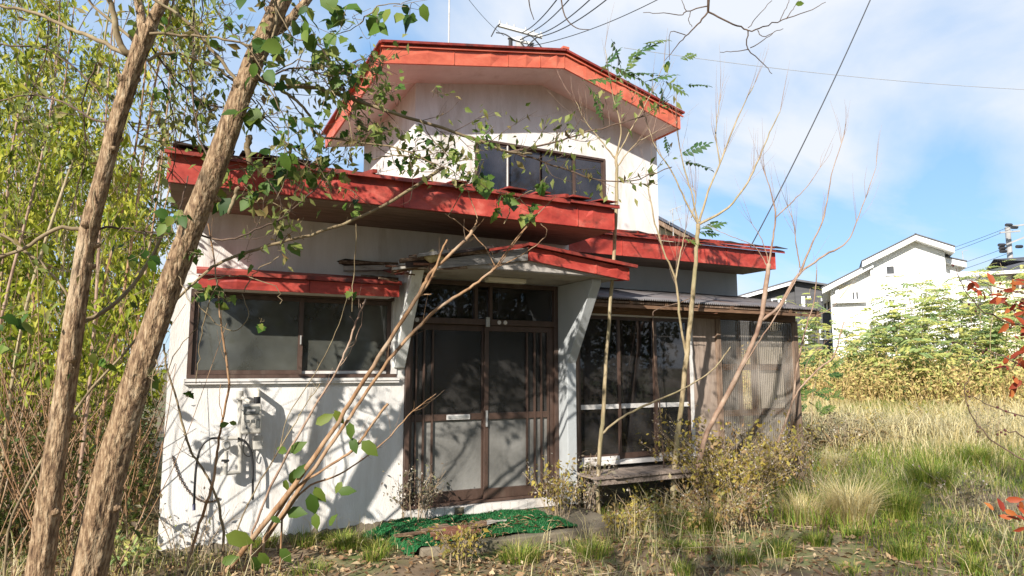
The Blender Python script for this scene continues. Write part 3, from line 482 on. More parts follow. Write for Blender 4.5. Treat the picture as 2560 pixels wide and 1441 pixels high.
def veranda():
    bw = wall_holes('wall', 'plaster_shaded', WX1+.002, 5.25, 0.0, 3.05, 0.9, 1.0, [(2.1, 4.9, .45, 2.1)])
    MB().box(5.15, 5.25, 1.001, 4.5, 0, 3.05).build('side_wall', 'plaster', HOUSE)
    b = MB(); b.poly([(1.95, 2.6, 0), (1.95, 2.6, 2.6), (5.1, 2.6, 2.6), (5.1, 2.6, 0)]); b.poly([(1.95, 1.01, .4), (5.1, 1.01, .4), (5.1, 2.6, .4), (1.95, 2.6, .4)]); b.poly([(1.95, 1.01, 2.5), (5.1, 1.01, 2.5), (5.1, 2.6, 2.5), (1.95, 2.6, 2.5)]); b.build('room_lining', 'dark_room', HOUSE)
    # roof of the right wing
    y0, z0, sl = 0.27, 3.07, 0.24; rz = lambda y: z0+(y-y0)*sl
    rf = MB().hexa([(WX1+.04, y0, z0-.03), (5.46, y0, z0-.03), (5.46, 4.6, rz(4.6)-.03), (WX1+.04, 4.6, rz(4.6)-.03), (WX1+.04, y0, z0), (5.46, y0, z0), (5.46, 4.6, rz(4.6)), (WX1+.04, 4.6, rz(4.6))]).build('roof', 'roof_metal', HOUSE)
    fascia(rf, (WX1+.04, .30, 3.035), (5.38, .30, 3.035), 0.235, (0, -1, 0), [.26, .50, .745]); fascia(rf, (5.385, .333, 3.04), (5.385, 4.4, 4.0), 0.22, (1, 0, 0), [.3, .6])
    for i in range(6):
        x = WX1+.05+i*.6; MB().hexa([(x, .245, 3.03), (x+.596, .245, 3.03+R.uniform(-.008, .005)), (x+.596, .295, 3.037), (x, .295, 3.037), (x, .25, 3.056), (x+.596, .25, 3.056+R.uniform(-.006, .006)), (x+.596, .295, 3.075), (x, .295, 3.075)]).build('drip_edge', 'red_edge', rf)
    for i in range(8): x = 2.05+i*.46; MB().bar((x, .22+R.uniform(-.03, .03), 3.085), (x, 4.5, rz(4.5)+.012), .035, .03).build('roof_batten', 'red_edge', rf)
    for x, w, dz in [(2.3, .3, .02), (2.9, .22, .03), (3.9, .2, .02), (4.4, .26, .03), (4.9, .2, .02), (5.3, .22, .03)]:
        MB().hexa([(x, .205, 3.08), (x+w, .21, 3.08), (x+w, .40, 3.12), (x, .40, 3.12), (x, .205, 3.086+dz*.5), (x+w, .205, 3.086), (x+w, .4, 3.126+dz), (x, .4, 3.126)]).build('lifted_sheet', 'dark_edge', rf)
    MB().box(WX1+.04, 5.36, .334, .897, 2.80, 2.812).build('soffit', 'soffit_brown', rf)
    # lean-to roof over the glazed veranda: corrugated sheets on rafters
    yF, zF, zB = -.42, 2.185, 2.47; ver = thing_part = MB().bar((1.83, -0.02, 2.13), (5.28, -0.02, 2.12), .10, .16).build('veranda', 'wood_beam', HOUSE)
    x = 1.84; k = 0
    while x < 5.34:
        w = min(.72, 5.40-x); xs = np.arange(x, x+w+.001, .0075); zz = .011*np.sin(xs*2*math.pi/.03)
        yr = yF+R.uniform(-.02, .02); V = []; n = len(xs)
        for yy, zz0 in ((yr, zF), (.895, zB)): V += [(a, yy, zz0+c+.004*(k % 2)) for a, c in zip(xs, zz)]
        V = np.array(V); T = np.stack([np.arange(n-1), np.arange(n-1)+1, np.arange(n-1)+1+n, np.arange(n-1)+n], 1); o = link('corrugated_sheet', np_mesh('corrugated_sheet', V, T, 'metal_roof_grey', smooth=True), ver)
        sd = o.modifiers.new('solid', 'SOLIDIFY'); sd.thickness = .003; x += w-.02; k += 1
    for i in range(8): xx = 1.92+i*.485; MB().bar((xx, yF+.03, zF-.04), (xx, .89, zB-.045), .045, .05).build('rafter', 'wood_beam', ver)
    MB().bar((1.86, yF+.06, zF-.006-.025), (5.38, yF+.06, zF-.006-.025), .04, .022).build('purlin', 'wood_weathered', ver); MB().bar((1.86, yF+.03, zF-.075), (5.36, yF+.03, zF-.075), .022, .035).build('eaves_board', 'wood_beam', ver)
    for i in range(7):                                            # scraps of rotten lining hanging under the eave
        xx = R.uniform(2.2, 3.9); MB().bar((xx, R.uniform(-.35, -.1), 2.10+R.uniform(-.03, .03)), (xx+R.uniform(.2, .5), R.uniform(-.35, -.1), 2.10+R.uniform(-.05, .03)), R.uniform(.03, .08), .008).build('hanging_lining', 'wood_red' if i % 2 else 'wood_beam', ver)
    for xx, w, m in ((1.855, .07, 'wood_weathered'), (5.21, .10, 'wood_weathered')): MB().box(xx, xx+w, -.07, .03, -.05, 2.05).build('post', m, ver)
    # sliding glass doors
    MB().box(1.93, 3.55, -.045, .05, 2.03, 2.05).build('head_rail', 'pale_alu', ver); b = MB(); b.box(1.93, 3.55, -.06, .05, .40, .425); b.box(1.93, 3.55, -.052, .05, .4255, .445); b.build('threshold', 'pale_alu', ver)
    MB().box(3.50, 3.55, -.04, .05, .446, 2.029).build('jamb', 'pale_alu', ver)
    for i, (a, c, y, wr) in enumerate([(1.935, 2.50, -.035, 1), (2.46, 3.02, .0, 1), (2.98, 3.498, -.035, 1)]):
        b = MB(); b.box(a, a+.035, y, y+.03, .447, 2.028); b.box(c-.035, c, y, y+.03, .447, 2.028); b.box(a+.035, c-.035, y, y+.03, 1.99, 2.028); b.box(a+.035, c-.035, y, y+.03, .447, .51); d = b.build('glass_door', 'brown_alu', ver)
        MB().box(a+.036, c-.036, y-.002, y+.03, 1.00, 1.05).build('middle_rail', 'pale_alu', d); MB().box(a+.036, c-.036, y-.003, y-.0005, .448, .49).build('bottom_rail', 'pale_alu' if i != 1 else 'brown_alu', d)
        for z0, z1 in ((.511, .999), (1.051, 1.989)): MB().box(a+.036, c-.036, y+.013, y+.018, z0, z1).build('pane', 'glass_dark', d)
    # plywood, then corrugated plastic on a wooden frame
    MB().box(3.552, 3.93, -.03, -.018, .36, 2.045).build('plywood_panel', 'plywood', ver); MB().box(3.915, 3.975, -.068, -.031, .2, 2.045).build('batten', 'wood_weathered', ver)
    for i, (a, c) in enumerate([(3.98, 4.62), (4.58, 5.205)]):
        xs = np.arange(a, c+.001, .008); n = len(xs); V = np.array([(q, -.048-.007*i+.011*math.sin(q*2*math.pi/.032), z) for z in (.30, 2.03) for q in xs]); T = np.stack([np.arange(n-1), np.arange(n-1)+1, np.arange(n-1)+1+n, np.arange(n-1)+n], 1)
        link('corrugated_panel', np_mesh('corrugated_panel', V, T, 'plastic_sheet', smooth=True), ver)
    for z in (.42, .86, 1.42): MB().box(3.976, 5.209, -.022, .02, z, z+.075).build('rail', 'wood_beam', ver)
    for xx in (4.34, 4.58): MB().box(xx, xx+.05, .0205, .055, .2, 2.04).build('stud', 'wood_beam', ver)
    for z0, z1 in ((.50, .855), (.94, 1.415), (1.50, 1.93)): MB().box(4.66, 5.12, .022, .03, z0, z1).build('inner_pane', 'white_trim', ver)
    xs = np.arange(0.0, .86, .02); 
    V = np.array([(5.318+.012*math.sin(q*2*math.pi/.08), -.06+q, z) for z in (.12, 2.06) for q in xs]); n = len(xs); T = np.stack([np.arange(n-1), np.arange(n-1)+1, np.arange(n-1)+1+n, np.arange(n-1)+n], 1); link('corrugated_panel', np_mesh('corrugated_panel', V, T, 'wood_weathered', smooth=True), ver)
    MB().box(1.87, 5.2, .12, .14, -.1, .39).build('plinth', 'dark_room', ver); MB().box(1.87, 5.2, .001, .89, .34, .36).build('veranda_floor', 'wood_deck', ver)
    # small deck before the glass doors
    dk = MB().box(1.86, 3.42, -.48, -.445, .275, .335).build('deck', 'wood_deck', HOUSE); MB().box(1.86, 3.42, -.12, -.08, .275, .335).build('joist', 'wood_deck', dk)
    for i in range(14): xx = 1.84+i*.113; MB().box(xx, xx+.105, -.51+R.uniform(-.012, .012), -.062, .336, .358+R.uniform(-.004, .004)).build('plank', 'wood_deck', dk)
    for xx in (1.9, 3.36): MB().box(xx, xx+.07, -.30, -.23, -.08, .274).build('leg', 'wood_deck', dk)
veranda()

def upper_storey():
    y = 2.0; xl, xr, rx = 0.71, 4.74, 2.67; zl, zr, zr2 = 5.34, 5.18, 5.66
    win = (1.58, 3.74, 3.72, 4.62)
    # front wall: rectangle with an opening, then the gable above it
    wall_holes('wall', 'plaster', xl, xr, 3.0, 5.10, y, y+.12, [win])
    MB().prism([(xl, y, 5.10), (xr, y, 5.10), (xr, y, zr), (rx, y, zr2), (xl, y, zl)], (0, .12, 0)).build('gable', 'plaster', HOUSE)
    MB().prism([(xl, y+.121, 3.0), (xl, y+.121, zl), (xl, 4.75, zl), (xl, 4.75, 3.0)], (.1, 0, 0)).build('side_wall', 'plaster', HOUSE); MB().prism([(xr-.1, y+.121, 3.0), (xr-.1, y+.121, zr), (xr-.1, 4.75, zr), (xr-.1, 4.75, 3.0)], (.1, 0, 0)).build('side_wall', 'plaster', HOUSE)
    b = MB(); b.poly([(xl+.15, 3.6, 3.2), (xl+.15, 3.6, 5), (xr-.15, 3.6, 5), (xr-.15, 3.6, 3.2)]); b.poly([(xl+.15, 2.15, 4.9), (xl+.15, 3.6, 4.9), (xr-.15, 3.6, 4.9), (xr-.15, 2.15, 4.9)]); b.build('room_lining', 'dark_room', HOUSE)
    # roof
    yF, yB = 1.32, 4.95; L = (0.05, 5.39); Rg = (2.645, 5.85); E = (4.72, 5.305)
    rf = MB(); t = .03
    for (x0, z0), (x1, z1) in ((L, Rg), (Rg, E)): rf.hexa([(x0, yF, z0-t), (x1, yF, z1-t), (x1, yB, z1-t), (x0, yB, z0-t), (x0, yF, z0), (x1, yF, z1), (x1, yB, z1), (x0, yB, z0)])
    roof = rf.build('roof', 'red_metal_faded', HOUSE); h = .235; o = .035
    fascia(roof, (L[0]+.04, yF+.03, L[1]-o), (Rg[0], yF+.03, Rg[1]-o), h, (0, -1, 0), [.36, .66, .85], 'red_metal_faded'); fascia(roof, (Rg[0], yF+.03, Rg[1]-o), (E[0]-.04, yF+.03, E[1]-o), h, (0, -1, 0), [.33, .68], 'red_metal_faded')
    fascia(roof, (L[0]+.04, yB-.02, L[1]-o+.005), (L[0]+.04, yF+.064, L[1]-o+.005), h, (-1, 0, 0), [.25, .5, .75], 'red_metal_faded'); fascia(roof, (E[0]-.04, yF+.064, E[1]-o), (E[0]-.04, yB-.02, E[1]-o), h, (1, 0, 0), [.25, .5, .75], 'red_metal_faded')
    for (x0, z0), (x1, z1) in ((L, Rg), (Rg, E)): 
        MB().bar((x0-.01, yF-.012, z0-.022), (x1, yF-.012, z1-.022), .035, .03).build('drip_edge', 'red_edge', roof); MB().bar((x0, yF+.012, z0-.072), (x1, yF+.012, z1-.072), .02, .018).build('drip_edge', 'red_metal_faded', roof)
    MB().bar((L[0]-.015, yF, L[1]-.022), (L[0]-.015, yB, L[1]-.022), .03, .03).build('drip_edge', 'red_edge', roof)
    MB().bar((Rg[0], yF-.02, Rg[1]+.012), (Rg[0], yB, Rg[1]+.012), .10, .03).build('ridge_cap', 'red_metal_faded', roof)
    zz = -.255
    for (x0, z0), (x1, z1) in (((L[0]+.06, L[1]), (Rg[0], Rg[1]-.01)), ((Rg[0], Rg[1]-.01), (E[0]-.06, E[1]))):
        b = MB(); m0 = (x0+x1)/2; zm = (z0+z1)/2
        b.hexa([(x0, yF+.065, z0+zz), (x1, yF+.065, z1+zz), (x1, yB-.05, z1+zz), (x0, yB-.05, z0+zz), (x0, yF+.065, z0+zz+.012), (x1, yF+.065, z1+zz+.012), (x1, yB-.05, z1+zz+.012), (x0, yB-.05, z0+zz+.012)]); b.build('soffit', 'soffit_paint', roof)
    MB().cyl((3.28, 1.998, 5.33), (3.28, 1.94, 5.33), .032, 12, .024).build('vent_cap', 'pale_alu', HOUSE)
    # four-pane window
    x0, x1, z0, z1 = win; b = MB(); b.box(x0+.002, x1-.002, y-.015, y+.07, z1-.032, z1-.002); b.box(x0+.002, x1-.002, y-.015, y+.07, z0+.002, z0+.035); b.box(x0+.002, x0+.03, y-.015, y+.07, z0+.035, z1-.032); b.box(x1-.03, x1-.002, y-.015, y+.07, z0+.035, z1-.032); w = b.build('window', 'brown_alu', HOUSE)
    xs = [x0+.031, 2.095, 2.645, 3.20, x1-.031]
    for i in range(4):
        a, c = xs[i]-.016*(i > 0), xs[i+1]+.016*(i < 3); yy = y+(.008 if i in (0, 3) else .038); b = MB(); b.box(a, a+.03, yy, yy+.024, z0+.036, z1-.033); b.box(c-.03, c, yy, yy+.024, z0+.036, z1-.033); b.box(a+.03, c-.03, yy, yy+.024, z1-.06, z1-.033); b.box(a+.03, c-.03, yy, yy+.024, z0+.036, z0+.07)
        s = b.build('sash', 'brown_alu', w); MB().box(a+.031, c-.031, yy+.009, yy+.014, z0+.071, z1-.061).build('pane', 'glass_upper', s)
    MB().box(2.072, 2.090, y-.004, y+.007, z0+.04, z1-.036).build('guide_strip', 'pale_alu', w)
    for a, c, m in ((1.62, 2.5, 'curtain'), (2.55, 3.5, 'curtain'), (3.52, 3.73, 'curtain_blue')):
        q = np.linspace(a, c, 60); b = MB(); f = lambda u: y+.22+.02*math.sin(u*52)+.008*math.sin(u*23)
        for u, v in zip(q[:-1], q[1:]): b.poly([(u, f(u), 3.6), (v, f(v), 3.6), (v, f(v), 4.66), (u, f(u), 4.66)])
        b.build('curtain', m, w, smooth=True)
upper_storey()

# ------------------------------------------------------------------ things on and by the house
def step_and_mat():
    b = MB(); top = .03; n = 14; rng = random.Random(3)
    xs = np.linspace(-.16, 1.82, n); fr = [(x, -1.06+rng.uniform(-.012, .012)+.03*(abs(x-.8) > .95), 0) for x in xs]
    pts = [(p[0], p[1]) for p in fr]+[(1.84, -.08), (-.15, -.08)]
    b.prism([(p[0], p[1], -.14) for p in pts], (0, 0, top+.14)); s = b.build('concrete_step', 'concrete', bevel=0.012); tag(s, 'low mossy concrete step slab before the entrance door', 'step')
    # artificial turf mat: a slightly rumpled sheet whose corner falls over the end of the slab
    t = thing('turf_mat', 'ragged bright green artificial turf mat lying on the concrete step', 'doormat', (.5, -.6, top+.004)); nx, ny = 60, 34
    V = []
    def mp(u, v):
        x = -.42+1.74*u+.10*(1-v)*(1-u)+.02*math.sin(v*9); y = -1.045+.93*v+.04*math.sin(u*5)+.10*u*(1-v)+.012*math.sin(u*31)
        z = top+.016+.010*math.sin(u*23+v*9)+.006*math.sin(v*17-u*11)
        if x < -.17: z = max(-.075, z-(-.17-x)*1.1*(0.35+1.0*(1-v)))+.012*math.sin(v*14)
        if y < -1.06: z -= min(.1, (-1.06-y)*2)
        return (x, y, z)
    V = np.array([mp(i/nx, j/ny) for j in range(ny+1) for i in range(nx+1)]); a = (np.arange(ny)[:, None]*(nx+1)+np.arange(nx)[None]).ravel(); T = np.stack([a, a+1, a+nx+2, a+nx+1], 1)
    link('backing', np_mesh('backing', V-ORG[t.name], T, 'turf_mat', smooth=True), t)
    nb = NP(); n = 16000; u = NR.random(n); v = NR.random(n); base = np.array([mp(a, c) for a, c in zip(u, v)]); keep = NR.random(n) < np.clip(1.4-1.3*np.exp(-((u-.42)**2/.02+(v-.45)**2/.04)), 0, 1); base = base[keep]; k = len(base)
    blades(nb, base, NR.uniform(.010, .024, k), np.full(k, .006), NR.uniform(.1, .8, k), NR.uniform(0, 6.28, k), NR.random(k)); tag(nb.build('turf_fibres', 'turf_fibre', t), kind='stuff')
    # broken boards and flakes fallen from the canopy
    LB = ['thick reddish broken board lying on the green mat', 'short reddish broken board leaning on other boards on the green mat', 'thin splintered red brown lath on the green mat', 'dark rotten board end lying on the green mat', 'long thin weathered lath at the left of the green mat', 'pale grey flat wood flake on the green mat', 'pale curled paint flake on the middle of the green mat', 'narrow red brown splinter across the mat edge']
    DT = [((.28, -.72), .28, .05, .035, -.16, 'wood_red'), ((.42, -.80), .16, .045, .035, -.1, 'wood_rotten'), ((.20, -.86), .42, .03, .025, -.2, 'wood_red'), ((.10, -.66), .26, .07, .03, .25, 'wood_rotten'), ((-.06, -.70), .44, .035, .02, -.05, 'wood_rotten'), ((.60, -.62), .16, .08, .012, .3, 'wood_grey'), ((.76, -.55), .12, .05, .008, -.5, 'wood_grey'), ((.16, -.94), .36, .025, .02, -.12, 'wood_red')]
    for i, (lb, ((x, y), L, w, h, a, m)) in enumerate(zip(LB, DT)):
        d = np.array((math.cos(a), math.sin(a), 0))*L/2; p = np.array((x, y, top+.024+h/2+(.03 if i == 1 else .004*i % .012))); b = MB(); b.bar(p-d, p+d+np.array((0, 0, .012)), w, h); b.v = [tuple(np.array(q)+rv(.006)) for q in b.v]
        tag(b.build('broken_board', m, org=p), lb, 'board')
    nb = NP(); n = 460; x = np.clip(NR.normal(.42, .42, n), -.2, 1.2); y = NR.normal(-.66, .2, n); pos = np.stack([x, np.clip(y, -1.0, -.2), np.full(n, top+.032)], 1); add_leaves(nb, LEAF4, pos, np.stack([NR.normal(size=n), NR.normal(size=n), NR.normal(size=n)*.2], 1), np.stack([NR.normal(size=n)*.3, NR.normal(size=n)*.3, np.ones(n)], 1), NR.uniform(.02, .09, n), NR.uniform(.008, .02, n), NR.random(n))
    tag(nb.build('wood_flakes', 'litter'), 'scattered wood chips and paint flakes on the green mat', 'debris', kind='stuff')
step_and_mat()

def gas_meter():
    o = P(615, 1190, -.02); t = thing('gas_meter', 'off-white gas meter with regulator and pipes mounted on the white wall', 'gas meter', o)
    def q(x, y, Y=-.12): return P(x, y, Y)
    a, b_ = q(606, 1010, -.20), q(651, 1083, -.20); m = MB().box(a[0], b_[0], -.245, -.12, b_[2], a[2]).build('meter_body', 'meter_paint', t, bevel=0.014)
    c, d = q(609, 1017, -.25), q(647, 1036, -.25); MB().box(c[0], d[0], -.252, -.246, d[2], c[2]).build('index_window', 'display_grey', m, bevel=0.002); MB().box(c[0]+.03, d[0]-.03, -.2545, -.2525, d[2]+.025, c[2]-.025).build('counter', 'pale_alu', m)
    MB().box(a[0]-.004, b_[0]+.004, -.2495, -.12, q(0, 1042, -.25)[2]-.006, q(0, 1042, -.25)[2]+.004).build('seam', 'display_grey', m)
    for x0, y0, x1, y1 in ((614, 1050, 622, 1057), (628, 1050, 636, 1056), (614, 1068, 618, 1073), (640, 1048, 647, 1070)): e, f = q(x0, y0, -.25), q(x1, y1, -.25); MB().box(e[0], f[0], -.2515, -.247, f[2], e[2]).build('label_plate', 'display_grey', m)
    MB().cyl(q(600, 1182, -.09), q(600, 990, -.09), .019, 14).build('riser_pipe', 'meter_paint', t, smooth=False); MB().cyl(q(600, 1000, -.09), q(600, 978, -.09), .030, 16).build('pipe_cap', 'meter_paint', t); 
    MB().cyl(q(643, 1012, -.18), q(643, 992, -.18), .028, 16).build('union', 'rubber_black', t); nb = NP(); nb.add(*tube(crom([q(643, 993, -.18), q(643, 980, -.17), q(644, 979, -.12), q(644, 979, -.004)], 5), [.025, .025, .024, .022], 12)); nb.build('elbow', 'lamp_plastic', t, smooth=True)
    MB().cyl(q(601, 992, -.09), q(626, 1006, -.18), .016, 12).build('link_pipe', 'meter_paint', t)
    MB().box(*(lambda e, f: (e[0], f[0], -.16, -.05, f[2], e[2]))(q(633, 1090, -.10), q(655, 1122, -.10))).build('junction_box', 'meter_paint', t, bevel=0.006)
    r = q(566, 1113, -.12); MB().cyl(r+np.array((0, .06, 0)), r+np.array((0, -.03, 0)), .036, 20, .030).build('regulator', 'meter_paint', t); MB().cyl(r+np.array((0, -.031, 0)), r+np.array((0, -.05, 0)), .020, 16).build('regulator_cap', 'steel_grey', t)
    MB().cyl(q(566, 1100, -.12), q(566, 1090, -.12), .02, 12).build('union', 'steel_grey', t); MB().cyl(q(552, 1096, -.12), q(594, 1096, -.12), .016, 12).build('manifold', 'meter_paint', t); MB().cyl(q(566, 1128, -.12), q(564, 1180, -.12), .016, 12).build('lower_pipe', 'meter_paint', t); MB().bar(q(553, 1152, -.145), q(573, 1152, -.145), .02, .018).build('valve_handle', 'rubber_black', t, bevel=0.004)
    MB().cyl(q(560, 1186, -.12), q(560, 1166, -.12), .03, 16, .024).build('valve_body', 'meter_paint', t); MB().cyl(q(566, 1184, -.12), q(600, 1180, -.09), .017, 12).build('elbow', 'meter_paint', t)
    for pts in ([(552, 1096), (525, 1098), (502, 1120), (491, 1165), (487, 1215), (485, 1262)], [(594, 1096), (612, 1104), (626, 1125), (632, 1160), (632, 1205), (632, 1250)]): nb = NP(); nb.add(*tube(crom([q(x, y, -.11) for x, y in pts], 6), [.0095], 10)); nb.build('hose', 'rubber_black', t, smooth=True)
    MB().cyl(q(485, 1260, -.11), q(485, 1276, -.11), .013, 10).build('hose_end', 'curtain_blue', t); nb = NP(); nb.add(*tube(crom([q(618, 1084, -.15), q(612, 1100, -.12), q(608, 1130, -.10), q(622, 1142, -.08), q(633, 1130, -.06)], 5), [.004], 6)); nb.build('cable', 'rubber_black', t)
    ch = thing('hanging_chain', 'rusty dark chain hanging from the white wall beside the gas meter', 'chain', P(500, 1260, -.03)); path = crom([P(x, y, -.012) for x, y in ((431, 1140), (438, 1165), (452, 1200), (474, 1232), (500, 1251), (530, 1254), (548, 1246))], 7)
    for i in range(len(path)-1):
        a, b_ = path[i], path[i+1]; dd = unit(b_-a)*.006; nb = NP(); s = np.cross(unit(b_-a), (0, 1, 0)) if i % 2 else np.array((0, 1.0, 0)); s = unit(s)*.008; loop = [a-dd, a+s+dd, b_+s-dd, b_+dd, b_-s-dd, a-s+dd, a-dd]; nb.add(*tube(np.array(loop), [.0028], 5)); nb.build('chain_link', 'bark_dark', ch)
gas_meter()

def globe_lamp():
    p = P(1125, 735, .55); t = thing('globe_lamp', 'round white globe lamp hanging behind the entrance transom', 'lamp', p); v, tt = tube(np.array([(0, 0, z) for z in np.cos(np.linspace(math.pi, 0, 12))*.125]), list(np.maximum(.004, np.sin(np.linspace(0, math.pi, 12))*.125)), 20); nb = NP(); nb.add(v+p, tt); nb.build('globe', 'lamp_plastic', t, smooth=True); MB().cyl(p+np.array((0, 0, .12)), (p[0], p[1], 2.85), .004, 6).build('cord', 'rubber_black', t)
globe_lamp()

# ------------------------------------------------------------------ far things: neighbouring houses, poles, wires
def far_house(name, label, d, yaw, corner_px, build):
    """local frame: e along the facade (to the right), n away from the viewer, z up; origin on the ground under corner_px"""
    o = W(*corner_px, d); o = np.array((o[0], o[1], 0.0)); a = -PSI+yaw; e = np.array((math.cos(a), math.sin(a), 0)); n = np.array((-math.sin(a), math.cos(a), 0)); z = np.array((0, 0, 1.0))
    t = thing(name, label, 'house', o)
    def L(u, v, w): return o+e*u+n*v+z*w
    def px(x, y, v=0.0):                                          # pixel onto the plane v = const -> (u, w)
        r = ray(x, y); s = ((o+n*v-C)@n)/(r@n); p = C+s*r-o; return float(p@e), float(p[2])
    def bx(u0, u1, v0, v1, w0, w1): return MB().hexa([L(u0, v0, w0), L(u1, v0, w0), L(u1, v1, w0), L(u0, v1, w0), L(u0, v0, w1), L(u1, v0, w1), L(u1, v1, w1), L(u0, v1, w1)])
    def window(u0, u1, w0, w1, v=0.0, fm='white_trim', gm='glass_far', mull=True):
        b = MB(); k = .07
        for q in ((u0, u1, w0, w0+k), (u0, u1, w1-k, w1), (u0, u0+k, w0+k, w1-k), (u1-k, u1, w0+k, w1-k)): b.hexa([L(q[0], v-.08, q[2]), L(q[1], v-.08, q[2]), L(q[1], v-.01, q[2]), L(q[0], v-.01, q[2]), L(q[0], v-.08, q[3]), L(q[1], v-.08, q[3]), L(q[1], v-.01, q[3]), L(q[0], v-.01, q[3])])
        f = b.build('window', fm, t); bx(u0+k, u1-k, v-.05, v-.02, w0+k, w1-k).build('pane', gm, f)
        if mull: um = (u0+u1)/2; bx(um-.04, um+.04, v-.075, v-.051, w0+k, w1-k).build('mullion', fm, f)
    build(t, L, px, bx, window); return t
def slab(L, u0, w0, u1, w1, v0, v1, th, m, name, parent): return MB().hexa([L(u0, v0, w0-th), L(u1, v0, w1-th), L(u1, v1, w1-th), L(u0, v1, w0-th), L(u0, v0, w0), L(u1, v0, w1), L(u1, v1, w1), L(u0, v1, w0)]).build(name, m, parent)
def white_house(t, L, px, bx, window):
    uA, _ = px(2080, 800); u1, _ = px(2184, 800); u2, _ = px(2372, 800); u3, _ = px(2398, 800)
    zl = px(2080, 722)[1]; z1 = px(2184, 668)[1]; za = px(2285, 606)[1]; ua = px(2285, 606)[0]; z2 = px(2372, 632)[1]; z1b = px(2184, 652)[1]
    MB().prism([L(uA, 0, 0), L(u1, 0, 0), L(u1, 0, z1), L(uA, 0, zl)], L(0, 7, 0)-L(0, 0, 0)).build('wall', 'white_render', t); MB().prism([L(u1+.003, -.25, 0), L(u2, -.25, 0), L(u2, -.25, z2), L(ua, -.25, za), L(u1+.003, -.25, z1b)], L(0, 7, 0)-L(0, 0, 0)).build('wall', 'white_render', t)
    z3 = px(2398, 660)[1]; MB().prism([L(u2+.003, .6, 0), L(u3+.2, .6, 0), L(u3+.2, .6, z3), L(u2+.003, .6, z3+.35)], L(0, 5, 0)-L(0, 0, 0)).build('wall', 'white_render', t)
    for (a, za_, b, zb, v0, v1) in ((uA-.35, zl-.02, u1+.1, z1+.18, -.5, 7.3), (u1-.35, z1b-.12, ua, za+.22, -.75, 7.1), (ua, za+.22, u2+.3, z2+.12, -.75, 7.1), (u2-.6, z3+.58, u3+.45, z3+.10, .2, 6)): r = slab(L, a, za_, b, zb, v0, v1, .24, 'white_trim', 'roof_edge', t); slab(L, a-.03, za_+.05, b+.03, zb+.05, v0-.05, v1+.05, .045, 'slate_roof', 'roof', t)
    a, b = px(2211, 664, -.25), px(2240, 689, -.25); window(a[0], b[0], b[1], a[1], -.25, mull=False); a, b = px(2296, 660, -.25), px(2302, 692, -.25); window(a[0], b[0], b[1], a[1], -.25, mull=False)
    a, b = px(2097, 713), px(2151, 752); f = bx(a[0], b[0], -.12, -.02, b[1], a[1]).build('balcony_recess', 'beige_siding', t); c, d = px(2126, 728, -.12), px(2150, 752, -.12); window(c[0], d[0], d[1], c[1], -.12); c, d = px(2088, 725, -.12), px(2099, 752, -.12); window(c[0], d[0], d[1], c[1], -.12, mull=False)
    c, d = px(2080, 752), px(2166, 757); bx(c[0], d[0], -.3, -.13, d[1], c[1]).build('balcony_rail', 'white_trim', t)
    for x in (2186, 2283): c = px(x, 800, -.25)[0]; bx(c-.04, c+.04, -.34, -.26, 0, z1).build('downpipe', 'white_trim', t)
    for x0, y0, x1, y1 in ((2215, 737, 2222, 739), (2238, 736, 2246, 738)): c, d = px(x0, y0, -.25), px(x1, y1, -.25); bx(c[0], d[0], -.30, -.26, d[1], c[1]).build('vent', 'slate_roof', t)
    for x0, y0, x1, y1 in ((2170, 812, 2200, 862), (2110, 815, 2122, 850), (2225, 808, 2270, 860)): c, d = px(x0, y0, -.25), px(x1, y1, -.25); window(c[0], d[0], d[1], c[1], -.27)
def dark_house(t, L, px, bx, window):
    u0 = px(1800, 800)[0]; u1 = px(1990, 800)[0]; u2 = px(2079, 800)[0]; za = px(1845, 738)[1]; zb = px(1990, 706)[1]; zc = px(2079, 722)[1]
    MB().prism([L(u0, 0, 0), L(u1, 0, 0), L(u1, 0, zb), L(u0, 0, za-.5)], L(0, 8, 0)-L(0, 0, 0)).build('wall', 'dark_siding', t); MB().prism([L(u1+.003, -.3, 0), L(u2, -.3, 0), L(u2, -.3, zc), L(u1+.003, -.3, zb)], L(0, 8, 0)-L(0, 0, 0)).build('wall', 'dark_siding', t)
    slab(L, u0-.2, za-.42, u1, zb+.1, -.6, 8, .10, 'slate_roof', 'roof', t); slab(L, u1, zb+.1, u2+.2, zc+.1, -.8, 8, .10, 'slate_roof', 'roof', t); slab(L, u0-.25, za-.52, u1, zb, -.62, -.5, .16, 'white_trim', 'gutter', t)
    for x0, y0, x1, y1, v in ((1928, 748, 1966, 772, 0), (2003, 742, 2013, 770, -.3), (2056, 750, 2078, 782, -.3), (2004, 812, 2030, 830, -.3), (2010, 838, 2020, 862, -.3), (2048, 822, 2078, 850, -.3)): a, b = px(x0, y0, v), px(x1, y1, v); window(a[0], b[0], b[1], a[1], v-.01)
    for x, y in ((2022, 745), (2056, 750)): c = px(x, y, -.3); bx(c[0]-.08, c[0]+.08, -.42, -.31, c[1]-.08, c[1]+.08).build('wall_light', 'white_trim', t)
